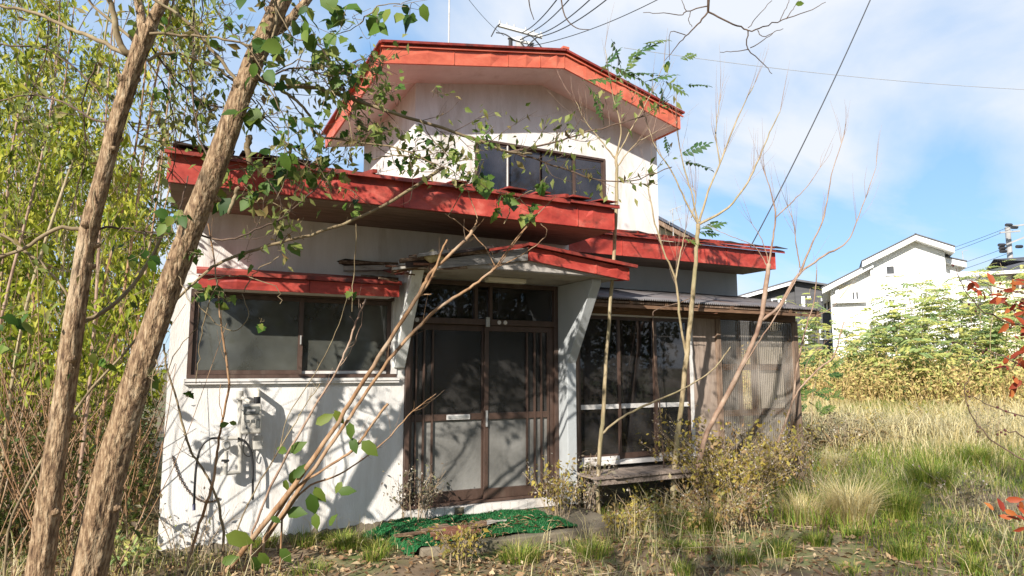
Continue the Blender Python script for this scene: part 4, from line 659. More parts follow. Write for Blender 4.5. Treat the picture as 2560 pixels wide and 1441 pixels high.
def beige_house(t, L, px, bx, window):
    u0 = px(2480, 720)[0]; u1 = px(2700, 720)[0]; z = px(2480, 682)[1]; zt = px(2545, 638)[1]
    bx(u0, u1, 0, 8, 0, z).build('wall', 'beige_siding', t); ua = px(2400, 720)[0]; za = px(2440, 690)[1]; bx(ua, u0-.003, .5, 7, 0, za).build('wall', 'white_render', t); bx(ua-.25, u0-.003, .1, 7.3, za+.003, za+.28).build('roof_edge', 'white_trim', t); zb = px(2440, 750)[1]; bx(ua-.25, u0-.003, -.6, .49, zb-.2, zb).build('porch_roof', 'white_trim', t)
    o = .5; b = MB(); q = [L(u0-o, -o, z), L(u1+o, -o, z), L(u1+o, 8+o, z), L(u0-o, 8+o, z)]; p1, p2 = L(u0+3.2, 4, zt+.4), L(u1-3.2, 4, zt+.4); b.poly([q[0], q[1], p2, p1]); b.poly([q[1], q[2], p2]); b.poly([q[2], q[3], p1, p2]); b.poly([q[3], q[0], p1]); b.poly(q[::-1]); b.build('roof', 'slate_roof', t)
    bx(u0-o, u1+o, -o-.06, -o+.02, z-.17, z-.003).build('gutter', 'white_trim', t)
    for x0, y0, x1, y1 in ((2530, 690, 2548, 722), (2552, 690, 2590, 722), (2540, 785, 2580, 820)): a, b = px(x0, y0), px(x1, y1); window(a[0], b[0], b[1], a[1], -.01, fm='brown_alu')
    for x0, y0, x1, y1 in ((2405, 700, 2418, 718),): a, b = px(x0, y0, .5), px(x1, y1, .5); window(a[0], b[0], b[1], a[1], .49)
def blue_house(t, L, px, bx, window):
    u0 = px(1560, 560)[0]; u1 = px(1712, 600)[0]; za = px(1600, 528)[1]; zb = px(1722, 600)[1]; ua = px(1600, 528)[0]
    MB().prism([L(u0-2, 0, 0), L(u1, 0, 0), L(u1, 0, zb), L(ua, 0, za-.2), L(u0-2, 0, zb)], L(0, 6, 0)-L(0, 0, 0)).build('wall', 'beige_siding', t); slab(L, ua, za, u1+.35, zb-.02, -.5, 6.5, .10, 'blue_roof', 'roof', t); slab(L, u0-2.4, zb-.1, ua, za, -.5, 6.5, .10, 'blue_roof', 'roof', t); slab(L, ua, za-.12, u1+.30, zb-.13, -.46, -.36, .14, 'wood_weathered', 'bargeboard', t)
far_house('white_house', 'bright white two-storey house with stepped pitched roofs and a recessed balcony', 31, math.radians(-25), (2080, 900), white_house)
far_house('dark_house', 'dark charcoal sided house with white window frames beside the white house', 37, math.radians(-20), (1990, 900), dark_house)
far_house('beige_house', 'beige house with dark hipped roof and white annex behind the shrubs', 36, math.radians(-32), (2480, 900), beige_house)
far_house('neighbouring_house', 'house with blue grey pitched roof just showing behind the upper storey wall', 22, math.radians(0), (1640, 900), blue_house)

def tubes(name, paths, m, parent=None, org=None, n=6, smooth=True):
    nb = NP()
    for p, r in paths: nb.add(*tube(p, r, n))
    return nb.build(name, m, parent, org, smooth)
def utility_pole():
    d = 20.0; b = W(1300, 900, d); b = np.array((b[0], b[1], 0)); t = thing('utility_pole', 'pale concrete utility pole with a crossarm standing behind the upper roof', 'utility pole', b); zt = W(1300, 54, d)[2]
    MB().cyl(b, (b[0], b[1], zt), .19, 16, .125).build('pole', 'pole_concrete', t); MB().cyl((b[0], b[1], zt), (b[0], b[1], zt+.08), .14, 12).build('pole_cap', 'pale_alu', t)
    a, c = W(1246, 63, d-.25), W(1356, 93, d-.25); MB().bar(a, c, .09, .09).build('crossarm', 'steel_grey', t); a2, c2 = W(1270, 95, d-.2), W(1335, 112, d-.2); MB().bar(a2, c2, .07, .07).build('crossarm', 'steel_grey', t)
    for k in (.03, .2, .36, .62, .8, .97):
        p = a+(c-a)*k; MB().cyl(p+np.array((0, 0, .04)), p+np.array((0, 0, .15)), .035, 10, .02).build('insulator', 'steel_grey', t)
    for k in (.1, .9): p = a2+(c2-a2)*k; MB().cyl(p, p-np.array((0, 0, .25)), .06, 10).build('insulator', 'wire_dark', t)
    for pts in ([(1240, 82), (1262, 86), (1285, 100), (1300, 105)], [(1300, 100), (1325, 90), (1345, 108), (1360, 128)], [(1302, 108), (1315, 118), (1330, 104), (1345, 92)], [(1228, 92), (1240, 70), (1250, 60)]): tubes('jumper_wire', [(crom([W(x, y, d-.3) for x, y in pts], 5), [.018])], 'wire_dark', t)
    return a, c
utility_pole()
def cable(label, p0, p1, r=.012, sag=.25, m='wire_dark', group=None):
    n = 24; p0 = np.array(p0, float); p1 = np.array(p1, float); t = np.linspace(0, 1, n)[:, None]; path = p0+(p1-p0)*t; path[:, 2] -= (4*sag*t*(1-t))[:, 0]
    tag(tubes('power_line', [(path, [r])], m, org=p0), label, 'power line', group)
for i, (x0, y0, x1, y1) in enumerate([(1305, 82, 1420, -40), (1320, 84, 1455, -40), (1335, 90, 1495, -20), (1350, 92, 1540, -20)]):
    cable('dark power line running from the crossarm of the pole behind the roof', W(x0, y0, 19.7), W(x1, y1, 13), .014, .15, group='lines from the pole behind the roof')
cable('thin line crossing above the roof ridge towards the pole', W(1310, 118, 19.7), W(1700, -30, 14), .010, .2)
cable('thin dark line rising to the left above the roof', W(1260, 90, 19.7), W(1150, -30, 15), .006, .1)
cable('dark service cable climbing steeply from the end of the right eave', P(1876, 618, .24), W(2215, -90, 9.5), .0075, .10)
cable('faint thin line across the cloudy sky', W(1560, 120, 30), W(2640, 228, 34), .012, .3, 'pole_concrete')
def antenna(name, label, d, x, y0, y1, arms, r=.02):
    b, tp = W(x, y1, d), W(x, y0, d); t = thing(name, label, 'antenna', b); tp = np.array((b[0], b[1], tp[2])); MB().cyl(b, tp, r, 8).build('mast', 'steel_grey', t)
    for (xa, ya, xb, yb) in arms: MB().cyl(W(xa, ya, d-.02-r), W(xb, yb, d-.02-r), r*.6, 6).build('arm', 'steel_grey', t)
_rm = np.array((2.05, 4.3, 5.70)); _t = thing('antenna_mast', 'slender bare antenna mast standing on the upper red roof', 'antenna', _rm)
_tp = W(1191, -25, depth(_rm)); MB().cyl(_rm, (_rm[0], _rm[1], _tp[2]), .016, 8).build('mast', 'steel_grey', _t); MB().cyl((_rm[0], _rm[1], _rm[2]+.5), (_rm[0]+.5, _rm[1]+.4, 5.72), .004, 5).build('guy_wire', 'steel_grey', _t)
antenna('tv_antenna', 'television antenna standing on the blue grey roof behind the wall', 22, 1684, 518, 612, [(1672, 528, 1708, 514), (1676, 526, 1678, 536), (1690, 520, 1692, 530), (1700, 516, 1702, 526), (1668, 556, 1706, 546), (1674, 552, 1674, 562), (1698, 546, 1698, 556)], .018)
antenna('tv_antenna', 'tiny television antenna on the roof of the white house', 34, 2340, 600, 632, [(2334, 606, 2346, 604), (2336, 612, 2346, 610)], .02)
antenna('tv_antenna', 'thin television antenna standing between the white and beige houses', 36, 2411, 628, 690, [(2403, 629, 2420, 626)], .02)
def far_pole():
    d = 40; b = W(2548, 900, d); b = np.array((b[0], b[1], 0)); t = thing('utility_pole', 'distant utility pole with several crossarms behind the beige house', 'utility pole', b); MB().cyl(b, (b[0], b[1], W(2545, 560, d)[2]), .2, 12, .14).build('pole', 'pole_concrete', t)
    for x0, y0, x1, y1 in ((2500, 582, 2550, 578), (2530, 566, 2562, 562), (2515, 612, 2570, 590)): MB().bar(W(x0, y0, d-.25), W(x1, y1, d-.25), .09, .09).build('crossarm', 'pole_concrete', t)
    for x, y in ((2522, 564), (2536, 570), (2504, 614), (2506, 622), (2508, 630), (2548, 618)): p = W(x, y, d-.3); MB().cyl(p-np.array((.25, 0, 0)), p+np.array((.25, 0, .05)), .10, 8).build('insulator', 'wire_dark', t)
    for y0, x1, y1 in ((567, 2380, 616), (574, 2385, 626), (616, 2400, 650), (632, 2410, 662)): cable('distant thin line slung from the far pole', W(2525, y0, d-.3), W(x1-260, y1+75, d+14), .012, .3, group='lines from the far pole')
far_pole()

# ------------------------------------------------------------------ grass, weeds, litter
def in_house(x, y, m=0.0): return ((x > WX0-m) & (x < 1.86+m) & (y > -m) & (y < 6)) | ((x > 1.8) & (x < 5.3+m) & (y > -.02-m) & (y < 6)) | ((x > -.2-m) & (x < 1.85+m) & (y > -1.07-m) & (y < 0))
def scatter(n, x0, x1, y0, y1, clump=0.0, fs=0.9, th=0.0):
    x = NR.uniform(x0, x1, n); y = NR.uniform(y0, y1, n); f = np.sin(x*fs*2.1+1.3*np.sin(y*fs*1.7))+np.sin(y*fs*2.6+1.1*np.sin(x*fs*1.3)+2)+.5*np.sin(x*fs*7+y*fs*5)
    k = ~in_house(x, y, .03); 
    if clump: k &= (f > th-1.2*NR.random(n))
    return x[k], y[k], f[k]
def inview(x, y, m=600, z=0.0):
    p = np.stack([x, y, np.full_like(x, z)], 1)-C; q = p@FW; u = 1280+F*(p@RT)/np.maximum(q, .01); return (q > .6) & (u > -m) & (u < 2560+m)
def grass(name, label, m, n, area, hh, ww, lean, clump=0, fs=.9, th=0.0, rb=(0, 1)):
    x, y, f = scatter(n, *area, clump, fs, th); k = inview(x, y); x, y, f = x[k], y[k], f[k]; k = len(x); nb = NP(); blades(nb, np.stack([x, y, gz(x, y)-.01], 1), NR.uniform(*hh, k)*(1+.18*np.clip(f, -1.5, 1.5)), NR.uniform(*ww, k), NR.uniform(*lean, k), NR.uniform(0, 6.28, k), NR.uniform(*rb, k))
    tag(nb.build(name, m), label, 'grass', kind='stuff')
grass('short_grass', 'short green and straw grass on the near ground', 'grass_green', 46000, (-3.5, 7, -5, 4), (.03, .13), (.003, .006), (.2, .95), 1, .8, .35)
grass('green_grass', 'lush green grass beyond the corner of the veranda', 'grass_green', 70000, (3.2, 16, -6, 6), (.08, .26), (.004, .010), (.25, .95), 1, .5, -.5, (0, .85))
grass('dry_stalks', 'dry straw stalks mixed through the near grass', 'grass_dry', 36000, (-3, 16, -6, 7), (.08, .36), (.003, .007), (.4, 1.05), 1, .7, .2)
def field():
    n = 120000; r = 9+29*NR.random(n)**.8; a = NR.uniform(-.02, 1.1, n); d = math.pi/2-PSI; 
    ang = (math.pi/2-PSI)-a+.12; x = C[0]+r*np.cos(ang); y = C[1]+r*np.sin(ang); k = ~in_house(x, y, .3) & inview(x, y) & (x > 5.6); x, y, r = x[k], y[k], r[k]
    f = np.sin(x*.7+1.2*np.sin(y*.5))+np.sin(y*.8+np.sin(x*.6)); k = NR.random(len(x)) < np.clip((r-9.3)/3+.25*f, 0, 1); x, y, r, f = x[k], y[k], r[k], f[k]; k = len(x); nb = NP()
    blades(nb, np.stack([x, y, gz(x, y)], 1), (NR.uniform(.16, .52, k)+.10*f)*np.clip((r-7)/7, .35, 1), NR.uniform(.008, .018, k)*np.clip(r/14, .8, 2), np.clip(NR.uniform(.3, 1.1, k)+.1*f, .1, 1.1), NR.uniform(0, 6.28, k), np.clip(NR.uniform(.1, 1, k)+.1*f, 0, 1)); tag(nb.build('dry_grass_field', 'grass_dry'), 'pale dry straw grass covering the vacant lot', 'grass', kind='stuff')
    n = 11500; r = 20+9*NR.random(n); ang = (math.pi/2-PSI)-NR.uniform(-.02, 1.08, n)+.12; x = C[0]+r*np.cos(ang); y = C[1]+r*np.sin(ang); k = inview(x, y) & (x > 7); x, y, r = x[k], y[k], r[k]; k = len(x); nb = NP(); h = NR.uniform(.5, 1.3, k)*(1+.15*np.sin(x*.9)+.12*np.sin(y*1.3)); az = NR.uniform(0, 6.28, k); blades(nb, np.stack([x, y, gz(x, y)], 1), h, NR.uniform(.010, .02, k), NR.uniform(.1, .9, k), az, NR.uniform(0, .7, k))
    m = 76000; i = NR.integers(0, k, m); t = NR.uniform(.2, 1, m); pos = np.stack([x[i], y[i], gz(x[i], y[i])+h[i]*t], 1)+NR.normal(0, .16, (m, 3)); add_leaves(nb, LEAF4, pos, np.stack([NR.normal(size=m), NR.normal(size=m), NR.normal(size=m)-.3], 1), NR.normal(size=(m, 3))*.7+np.array(SUN_TO), NR.uniform(.06, .16, m), NR.uniform(.03, .06, m), np.clip(NR.random(m), 0, 1)); tag(nb.build('tall_weeds', 'weed_brown'), 'tall brown and yellow weeds along the back of the lot', 'weeds', kind='stuff')
field()
def litter():
    nb = NP(); x, y, f = scatter(26000, -4, 7, -4.8, 1.5); k = inview(x, y) & (NR.random(len(x)) < np.clip(1.15-.09*np.abs(x-.0)**1.3, .12, 1)); x, y = x[k], y[k]; n = len(x); pos = np.stack([x, y, gz(x, y)+NR.uniform(.002, .03, n)], 1)
    add_leaves(nb, LEAF4, pos, np.stack([NR.normal(size=n), NR.normal(size=n), NR.normal(size=n)*.35], 1), np.stack([NR.normal(size=n)*.6, NR.normal(size=n)*.6, np.ones(n)], 1), NR.uniform(.025, .085, n), NR.uniform(.012, .045, n), NR.random(n)); tag(nb.build('leaf_litter', 'litter'), 'brown fallen leaves and dry scraps on the ground', 'leaf litter', kind='stuff')
    nb = NP()
    for i in range(520):
        x, y = R.uniform(-3.6, 6), R.uniform(-4.2, .2)
        if in_house(np.array([x]), np.array([y]), .05)[0]: continue
        a = R.uniform(0, 6.28); L = R.uniform(.12, .6); z = float(gz(x, y)); p = np.array((x, y, z+.012)); d = np.array((math.cos(a), math.sin(a), R.uniform(-.02, .14)))*L; nb.add(*tube(crom([p, p+d*.5+rv(.03)*L, p+d], 3), [R.uniform(.002, .006), .0015], 5))
    tag(nb.build('fallen_twigs', 'twig_dry'), 'dry twigs and stalks strewn over the near ground', 'twigs', kind='stuff')
    nb = NP(); n = 2600; x = NR.normal(0, 1, n); xx = NR.uniform(6.2, 11, n); yy = NR.uniform(1.5, 6.5, n); k = inview(xx, yy); xx, yy = xx[k], yy[k]; n = len(xx); pos = np.stack([xx, yy, gz(xx, yy)+NR.uniform(.02, .22, n)], 1); add_leaves(nb, LEAF4, pos, np.stack([NR.normal(size=n), NR.normal(size=n), NR.normal(size=n)*.15], 1), np.stack([NR.normal(size=n)*.3, NR.normal(size=n)*.3, np.ones(n)], 1), NR.uniform(.15, .5, n), NR.uniform(.01, .03, n), NR.uniform(.6, 1, n)); tag(nb.build('flattened_straw', 'litter'), 'flattened bleached straw lying in the lot', 'straw', kind='stuff')
litter()
def clump(px, h, n, label, m='grass_dry', spread=.16, rb=(0, 1), group=None):
    b = G(*px); b[2] = gz(b[0], b[1]); k = n; r = NR.random(k)**.6*spread; a = NR.uniform(0, 6.28, k); base = np.stack([b[0]+r*np.cos(a), b[1]+r*np.sin(a), np.full(k, b[2]-.01)], 1); nb = NP(); hh = NR.uniform(.5, 1, k)*h
    blades(nb, base, hh, NR.uniform(.003, .007, k), NR.uniform(.35, 1.0, k), a+NR.normal(0, .5, k), NR.uniform(*rb, k)); tag(nb.build('grass_clump', m, org=b), label, 'grass clump', group)
for i, (p, h, n, lb, m) in enumerate([((2130, 1310), .62, 900, 'big fountain shaped clump of pale straw grass', 'grass_dry'), ((2330, 1235), .60, 900, 'dull grey green grass clump with arching blades on the lawn', 'grass_green'), ((2250, 1290), .5, 600, 'clump of straw and green blades between the two big clumps', 'grass_green'), ((2010, 1300), .42, 500, 'yellowed grass clump beside the dry shrubs', 'grass_dry'),
        ((1300, 1390), .20, 380, 'small fresh green grass clump before the concrete step', 'grass_green'), ((1760, 1330), .26, 380, 'low green grass clump under the big dry shrub', 'grass_green'), ((2440, 1180), .5, 600, 'tall green grass clump below the red leaved shrub', 'grass_green'), ((2090, 1180), .45, 500, 'straw coloured clump at the edge of the lot', 'grass_dry'), ((1480, 1385), .16, 300, 'flat tuft of green grass right of the step', 'grass_green'), ((870, 1370), .18, 260, 'thin tuft of grass below the kitchen wall', 'grass_green')]): clump(p, h, n, lb, m)

for i in range(22):
    x = R.uniform(650, 2500); y = R.uniform(1340, 1436); clump((x, y), R.uniform(.10, .24), R.randint(120, 260), 'small tuft of mixed green and straw grass on the near ground', 'grass_green', R.uniform(.06, .14), group='small grass tufts on the near ground')

# ------------------------------------------------------------------ trees, saplings, vines, shrubs
def wpath(pts, d, per=4, jit=0.0):
    ds = np.interp(np.linspace(0, 1, len(pts)), np.linspace(0, 1, len(d)), d) if isinstance(d, (list, tuple)) else np.full(len(pts), d)
    w = np.array([W(x, y, q) for (x, y), q in zip(pts, ds)]); p = crom(w, per)
    if jit: p[1:-1] += NR.normal(0, jit, p[1:-1].shape)
    return p
def pxr(w, d): return .4*w*d/F                                     # half a width in pixels at depth d, in metres
def leaf_mesh(name, tpl, m): return np_mesh(name, tpl[0], tpl[1], m, smooth=True)
LM = {'vine': leaf_mesh('vine_leaf', IVY, 'leaf_vine'), 'oval': leaf_mesh('oval_leaf', LEAF8, 'leaf_big'), 'vineoval': leaf_mesh('vine_oval_leaf', LEAF8, 'leaf_vine'), 'red': leaf_mesh('red_leaf', LEAF8, 'leaf_red')}
def pinnate_mesh():
    V = []; T = []; n = 0; k = 6
    for i in range(k):
        for s in (-1, 1):
            x = .14+.8*i/k; a = math.radians(68-14*i/k); d = np.array([[math.cos(a)+R.uniform(-.12, .12), s*math.sin(a), R.uniform(-.5, .15)]]); l = .29*(1-.25*abs(i-2.5)/3)*R.uniform(.85, 1.1); v, t, q = leaves(LEAF8, np.array([[x, 0, -.18*x*x]]), d, np.array([[0, 0, 1.0]]), l, l*.58); V.append(v); T.append(t+n); n += len(v)
    v, t, q = leaves(LEAF8, np.array([[.92, 0, -.15]]), np.array([[1.0, 0, -.3]]), np.array([[0, 0, 1.0]]), .2, .09); V.append(v); T.append(t+n); n += len(v)
    v, t = tube(np.array([(x, 0, -.18*x*x) for x in np.linspace(0, .98, 7)]), [.006, .003], 4); V.append(v); T.append(t+n); return np_mesh('pinnate_leaf', np.vstack(V), np.vstack(T), 'leaf_locust', smooth=True)
LM['pinnate'] = pinnate_mesh()
def twigs_on(path, n, L, r, out, t0=.3, spread=.9, up=.5, sub=0, anch=None):
    for i in range(n):
        t = R.uniform(t0, 1); j = min(len(path)-2, int(t*(len(path)-1))); p = path[j]; d = unit(path[j+1]-path[j]); q = unit(d+rv(spread)+np.array((0, 0, up))); l = L*R.uniform(.5, 1.2); a = crom([p, p+q*l*.5+rv(.04)*l, p+unit(q+rv(.25)+np.array((0, 0, .15)))*l], 3); out.append((a, [r, r*.35]))
        if anch is not None: anch += [(a[k], q) for k in range(2, len(a))]
        if sub: twigs_on(a, sub, L*.5, r*.6, out, .3, spread, up, 0, anch)
def leaf_fill(parent, name, anch, n, tpl, m, ln, wd, droop=.6, jit=.06, rb=(0, 1), every=1):
    if not anch: return
    A = np.array([a[0] for a in anch]); A = A[NR.permutation(len(A))[:max(8, len(A)//every)]]; i = NR.integers(0, len(A), n); pos = A[i]+NR.normal(0, jit, (n, 3)); d = NR.normal(size=(n, 3)); d[:, 2] -= droop*1.6; nrm = NR.normal(size=(n, 3))*.8+np.array(SUN_TO)*.9; nb = NP(); l = NR.uniform(*ln, n)*NR.choice([.6, .85, 1, 1.15], n)
    add_leaves(nb, tpl, pos, d, nrm, l, l*NR.uniform(wd*.8, wd*1.2, n), NR.uniform(*rb, n)); return tag(nb.build(name, m, parent), kind='stuff')
def plant(name, label, cat, stems, m, group=None, base=None, twm=None, twigs=None, ground=True, rough=0.0, sides=8):
    """stems: (pixel points, depth(s), width px at start, at end); the first one is the trunk and starts on the ground"""
    paths = []
    for pts, d, w0, w1 in stems:
        w0, w1 = w0*.86, w1*.86; p = wpath(pts, d, 5); p[1:-1] += NR.normal(0, .0025, p[1:-1].shape); d0 = d[0] if isinstance(d, (list, tuple)) else d; d1 = d[-1] if isinstance(d, (list, tuple)) else d; paths.append((p, [pxr(w0, d0), pxr((w0+w1)/2, d0), pxr(w1, d1)]))
    if ground:
        p, r = paths[0]; b = p[0].copy(); g = float(gz(b[0], b[1]))
        if b[2] > g-.02: p = np.vstack([(b[0], b[1], g-.04), p]) if b[2] > g+.02 else p; paths[0] = (p, r)
    b = paths[0][0][0].copy(); t = thing(name, label, cat, b, group)
    for i, (p, r) in enumerate(paths):
        nb = NP(); nb.add(*tube(p, r, sides if i == 0 else 6, .14)); nb.build('trunk' if i == 0 else 'branch', m, t, smooth=True)
    return t, [p for p, r in paths]

# --- the two big leaning trunks on the left
def big_tree(label, trunk, d, w, limbs, crown, nl, rough=.10):
    pts = trunk; p = wpath(pts, d, 9); rad = [pxr(q, d[0]) for q in w]; b = p[0].copy(); t = thing('leaning_tree', label, 'tree', b); nb = NP(); nb.add(*tube(crom(p, 3), rad, 26, rough)); nb.build('trunk', 'bark', t, smooth=True)
    tw = []; anch = []
    for k in range(14):                                           # knots and cut stubs
        j = R.randint(4, len(p)-4); q = unit(np.cross(p[j+1]-p[j], rv(1))); rr = np.interp(j/len(p), np.linspace(0, 1, len(rad)), rad); nb = NP(); nb.add(*tube(crom([p[j]+q*rr*.5, p[j]+q*rr*1.1, p[j]+q*(rr*1.25+R.uniform(.0, .02))+np.array((0, 0, .01))], 3), [.045, .024, .010], 7)); nb.build('knot', 'bark', t, smooth=True)
    for lp, ld, w0, w1, nt, L in limbs:
        q = wpath(lp, ld, 5, .004); d0 = ld[0] if isinstance(ld, (list, tuple)) else ld; nb = NP(); nb.add(*tube(q, [pxr(w0, d0), pxr(w1, d0)], 8)); nb.build('limb', 'bark' if w0 > 22 else 'bark_dark' if w0 < 9 else 'vine_stem', t, smooth=True)
        if nt: twigs_on(q, nt, L, pxr(3.2, d0), tw, .15, .9, .1, 2, anch)
    out = []
    for (pp, dd, L, r) in crown: grow(pp, dd, L, r, 3, out, anch, (3, 4), .75, .12, .62)
    nb = NP(); [nb.add(*tube(q, [r0, r1], 5)) for q, r0, r1 in out]; [nb.add(*tube(q, r, 4)) for q, r in tw]; tag(nb.build('twigs', 'bark_dark', t, smooth=True), kind='stuff'); leaf_fill(t, 'crown', anch, nl, LEAF4, 'leaf_pale', (.045, .095), .42, .7, .05); return t, p
ZA = lambda x, y, d: W(x, y, d)
TA, pA = big_tree('leaning forked tree with tan bark standing beyond the thick furrowed trunk', [(70, 1580), (100, 1420), (130, 1200), (158, 1000), (185, 820), (200, 700), (222, 580), (262, 420), (300, 280), (340, 150), (372, 70)], [4.0, 4.15, 4.3], [80, 70, 64, 57, 52, 50, 50, 56],
    [([(365, 95), (388, 40), (425, -40), (470, -150)], 4.3, 40, 26, 3, .6), ([(355, 110), (352, 40), (330, -60)], [4.3, 4.4], 34, 20, 2, .6), ([(322, 135), (300, 110), (285, 40), (262, -40)], [4.3, 4.2], 22, 16, 2, .6), ([(318, 138), (230, 95), (170, 70), (90, 35), (0, 15), (-120, 0)], [4.3, 4.6], 15, 8, 9, .5), ([(345, 110), (240, 20), (205, -20)], 4.35, 10, 7, 5, .5),
     ([(375, 85), (470, 88), (560, 100), (660, 122)], 4.25, 9, 6, 8, .4), ([(368, 152), (420, 132), (500, 150), (580, 200), (640, 260)], [4.3, 4.6], 10, 5, 9, .45), ([(300, 300), (240, 300), (140, 250), (60, 240), (-40, 260)], [4.3, 4.9], 8, 4, 8, .4), ([(222, 575), (140, 572), (60, 622), (-60, 660)], [4.2, 4.0], 14, 10, 4, .4), ([(-30, 570), (60, 625), (150, 710), (190, 790)], 4.1, 10, 6, 3, .3), ([(235, 570), (310, 572), (390, 580), (440, 540), (470, 440)], [4.25, 4.5], 8, 4, 6, .35), ([(190, 810), (260, 780), (350, 690), (420, 560)], [4.2, 4.6], 16, 10, 3, .4), ([(240, 160), (205, 260), (215, 380), (180, 520)], [4.5, 4.9], 5, 3, 6, .35), ([(300, 260), (340, 330), (430, 360), (520, 330)], [4.4, 4.8], 5, 3, 8, .35), ([(380, 120), (450, 210), (520, 260), (600, 280)], [4.4, 4.7], 6, 3, 10, .35), ([(360, 140), (410, 220), (440, 330), (430, 450)], [4.4, 4.6], 5, 3, 8, .3), ([(120, 50), (110, 150), (60, 300), (80, 420)], [4.7, 5], 4, 2, 8, .35), ([(0, 110), (120, 130), (220, 200), (290, 300)], [4.9, 4.5], 5, 4, 6, .3)],
    [(W(425, -40, 4.3), UP+.2*RT, 1.5, .05), (W(330, -60, 4.4), UP-.1*RT, 1.4, .045), (W(262, -40, 4.2), UP-.5*RT, 1.3, .04), (W(470, -150, 4.3), UP+.5*RT, 1.2, .035)], 1100)
TB, pB = big_tree('thick leaning tree trunk with furrowed brown bark standing before the white wall corner', [(190, 1560), (225, 1420), (262, 1240), (305, 1080), (352, 920), (400, 780), (450, 650), (495, 530), (545, 400), (598, 250), (650, 120), (700, 10), (730, -60)], [4.2, 4.3, 4.4], [116, 98, 84, 78, 74, 67, 63, 61, 60],
    [([(665, 95), (720, 55), (775, -10), (850, -120)], 4.4, 32, 22, 2, .5), ([(625, 190), (700, 215), (800, 222), (900, 255), (1050, 305), (1180, 345), (1270, 380), (1330, 385)], [4.4, 4.7, 5.0], 15, 8, 14, .38), ([(1270, 380), (1370, 360), (1450, 335), (1540, 312), (1610, 290)], [5.0, 5.2], 7, 3, 9, .4), ([(1290, 384), (1380, 412), (1480, 446), (1580, 452), (1680, 418)], [5.0, 5.2], 6, 3, 9, .35), ([(655, 190), (720, 235), (768, 280), (792, 335), (860, 352), (1000, 372), (1090, 410)], [4.4, 4.6], 11, 4, 12, .35), ([(610, 240), (560, 160), (470, 60), (370, -10)], [4.4, 4.2], 12, 8, 6, .4), ([(485, 585), (570, 600), (650, 570), (700, 548), (770, 490), (832, 425)], [4.35, 4.5], 7, 4, 5, .3), ([(622, 340), (618, 370), (626, 410)], 4.7, 22, 18, 0, 0),
     ([(650, 160), (690, 60), (680, -40)], 4.3, 9, 6, 6, .4), ([(540, 420), (500, 350), (480, 200), (486, -20)], [4.35, 4.5], 5, 4, 4, .3), ([(598, 470), (585, 500), (572, 535)], 4.4, 14, 10, 0, 0), ([(660, 200), (740, 170), (830, 190), (900, 150), (960, 160)], [4.4, 4.7], 6, 3, 10, .35), ([(610, 260), (690, 320), (740, 400), (820, 440)], [4.4, 4.7], 5, 3, 10, .3), ([(720, 60), (800, 120), (860, 230), (900, 330)], [4.4, 4.7], 5, 3, 10, .3), ([(560, 380), (640, 420), (700, 500), (690, 600)], [4.4, 4.6], 4, 2, 8, .25)],
    [(W(730, -60, 4.4), UP+.3*RT, 1.7, .06), (W(850, -120, 4.4), UP+.6*RT, 1.5, .05), (W(730, -60, 4.4), UP-.4*RT+.4*FW, 1.5, .05)], 1300)

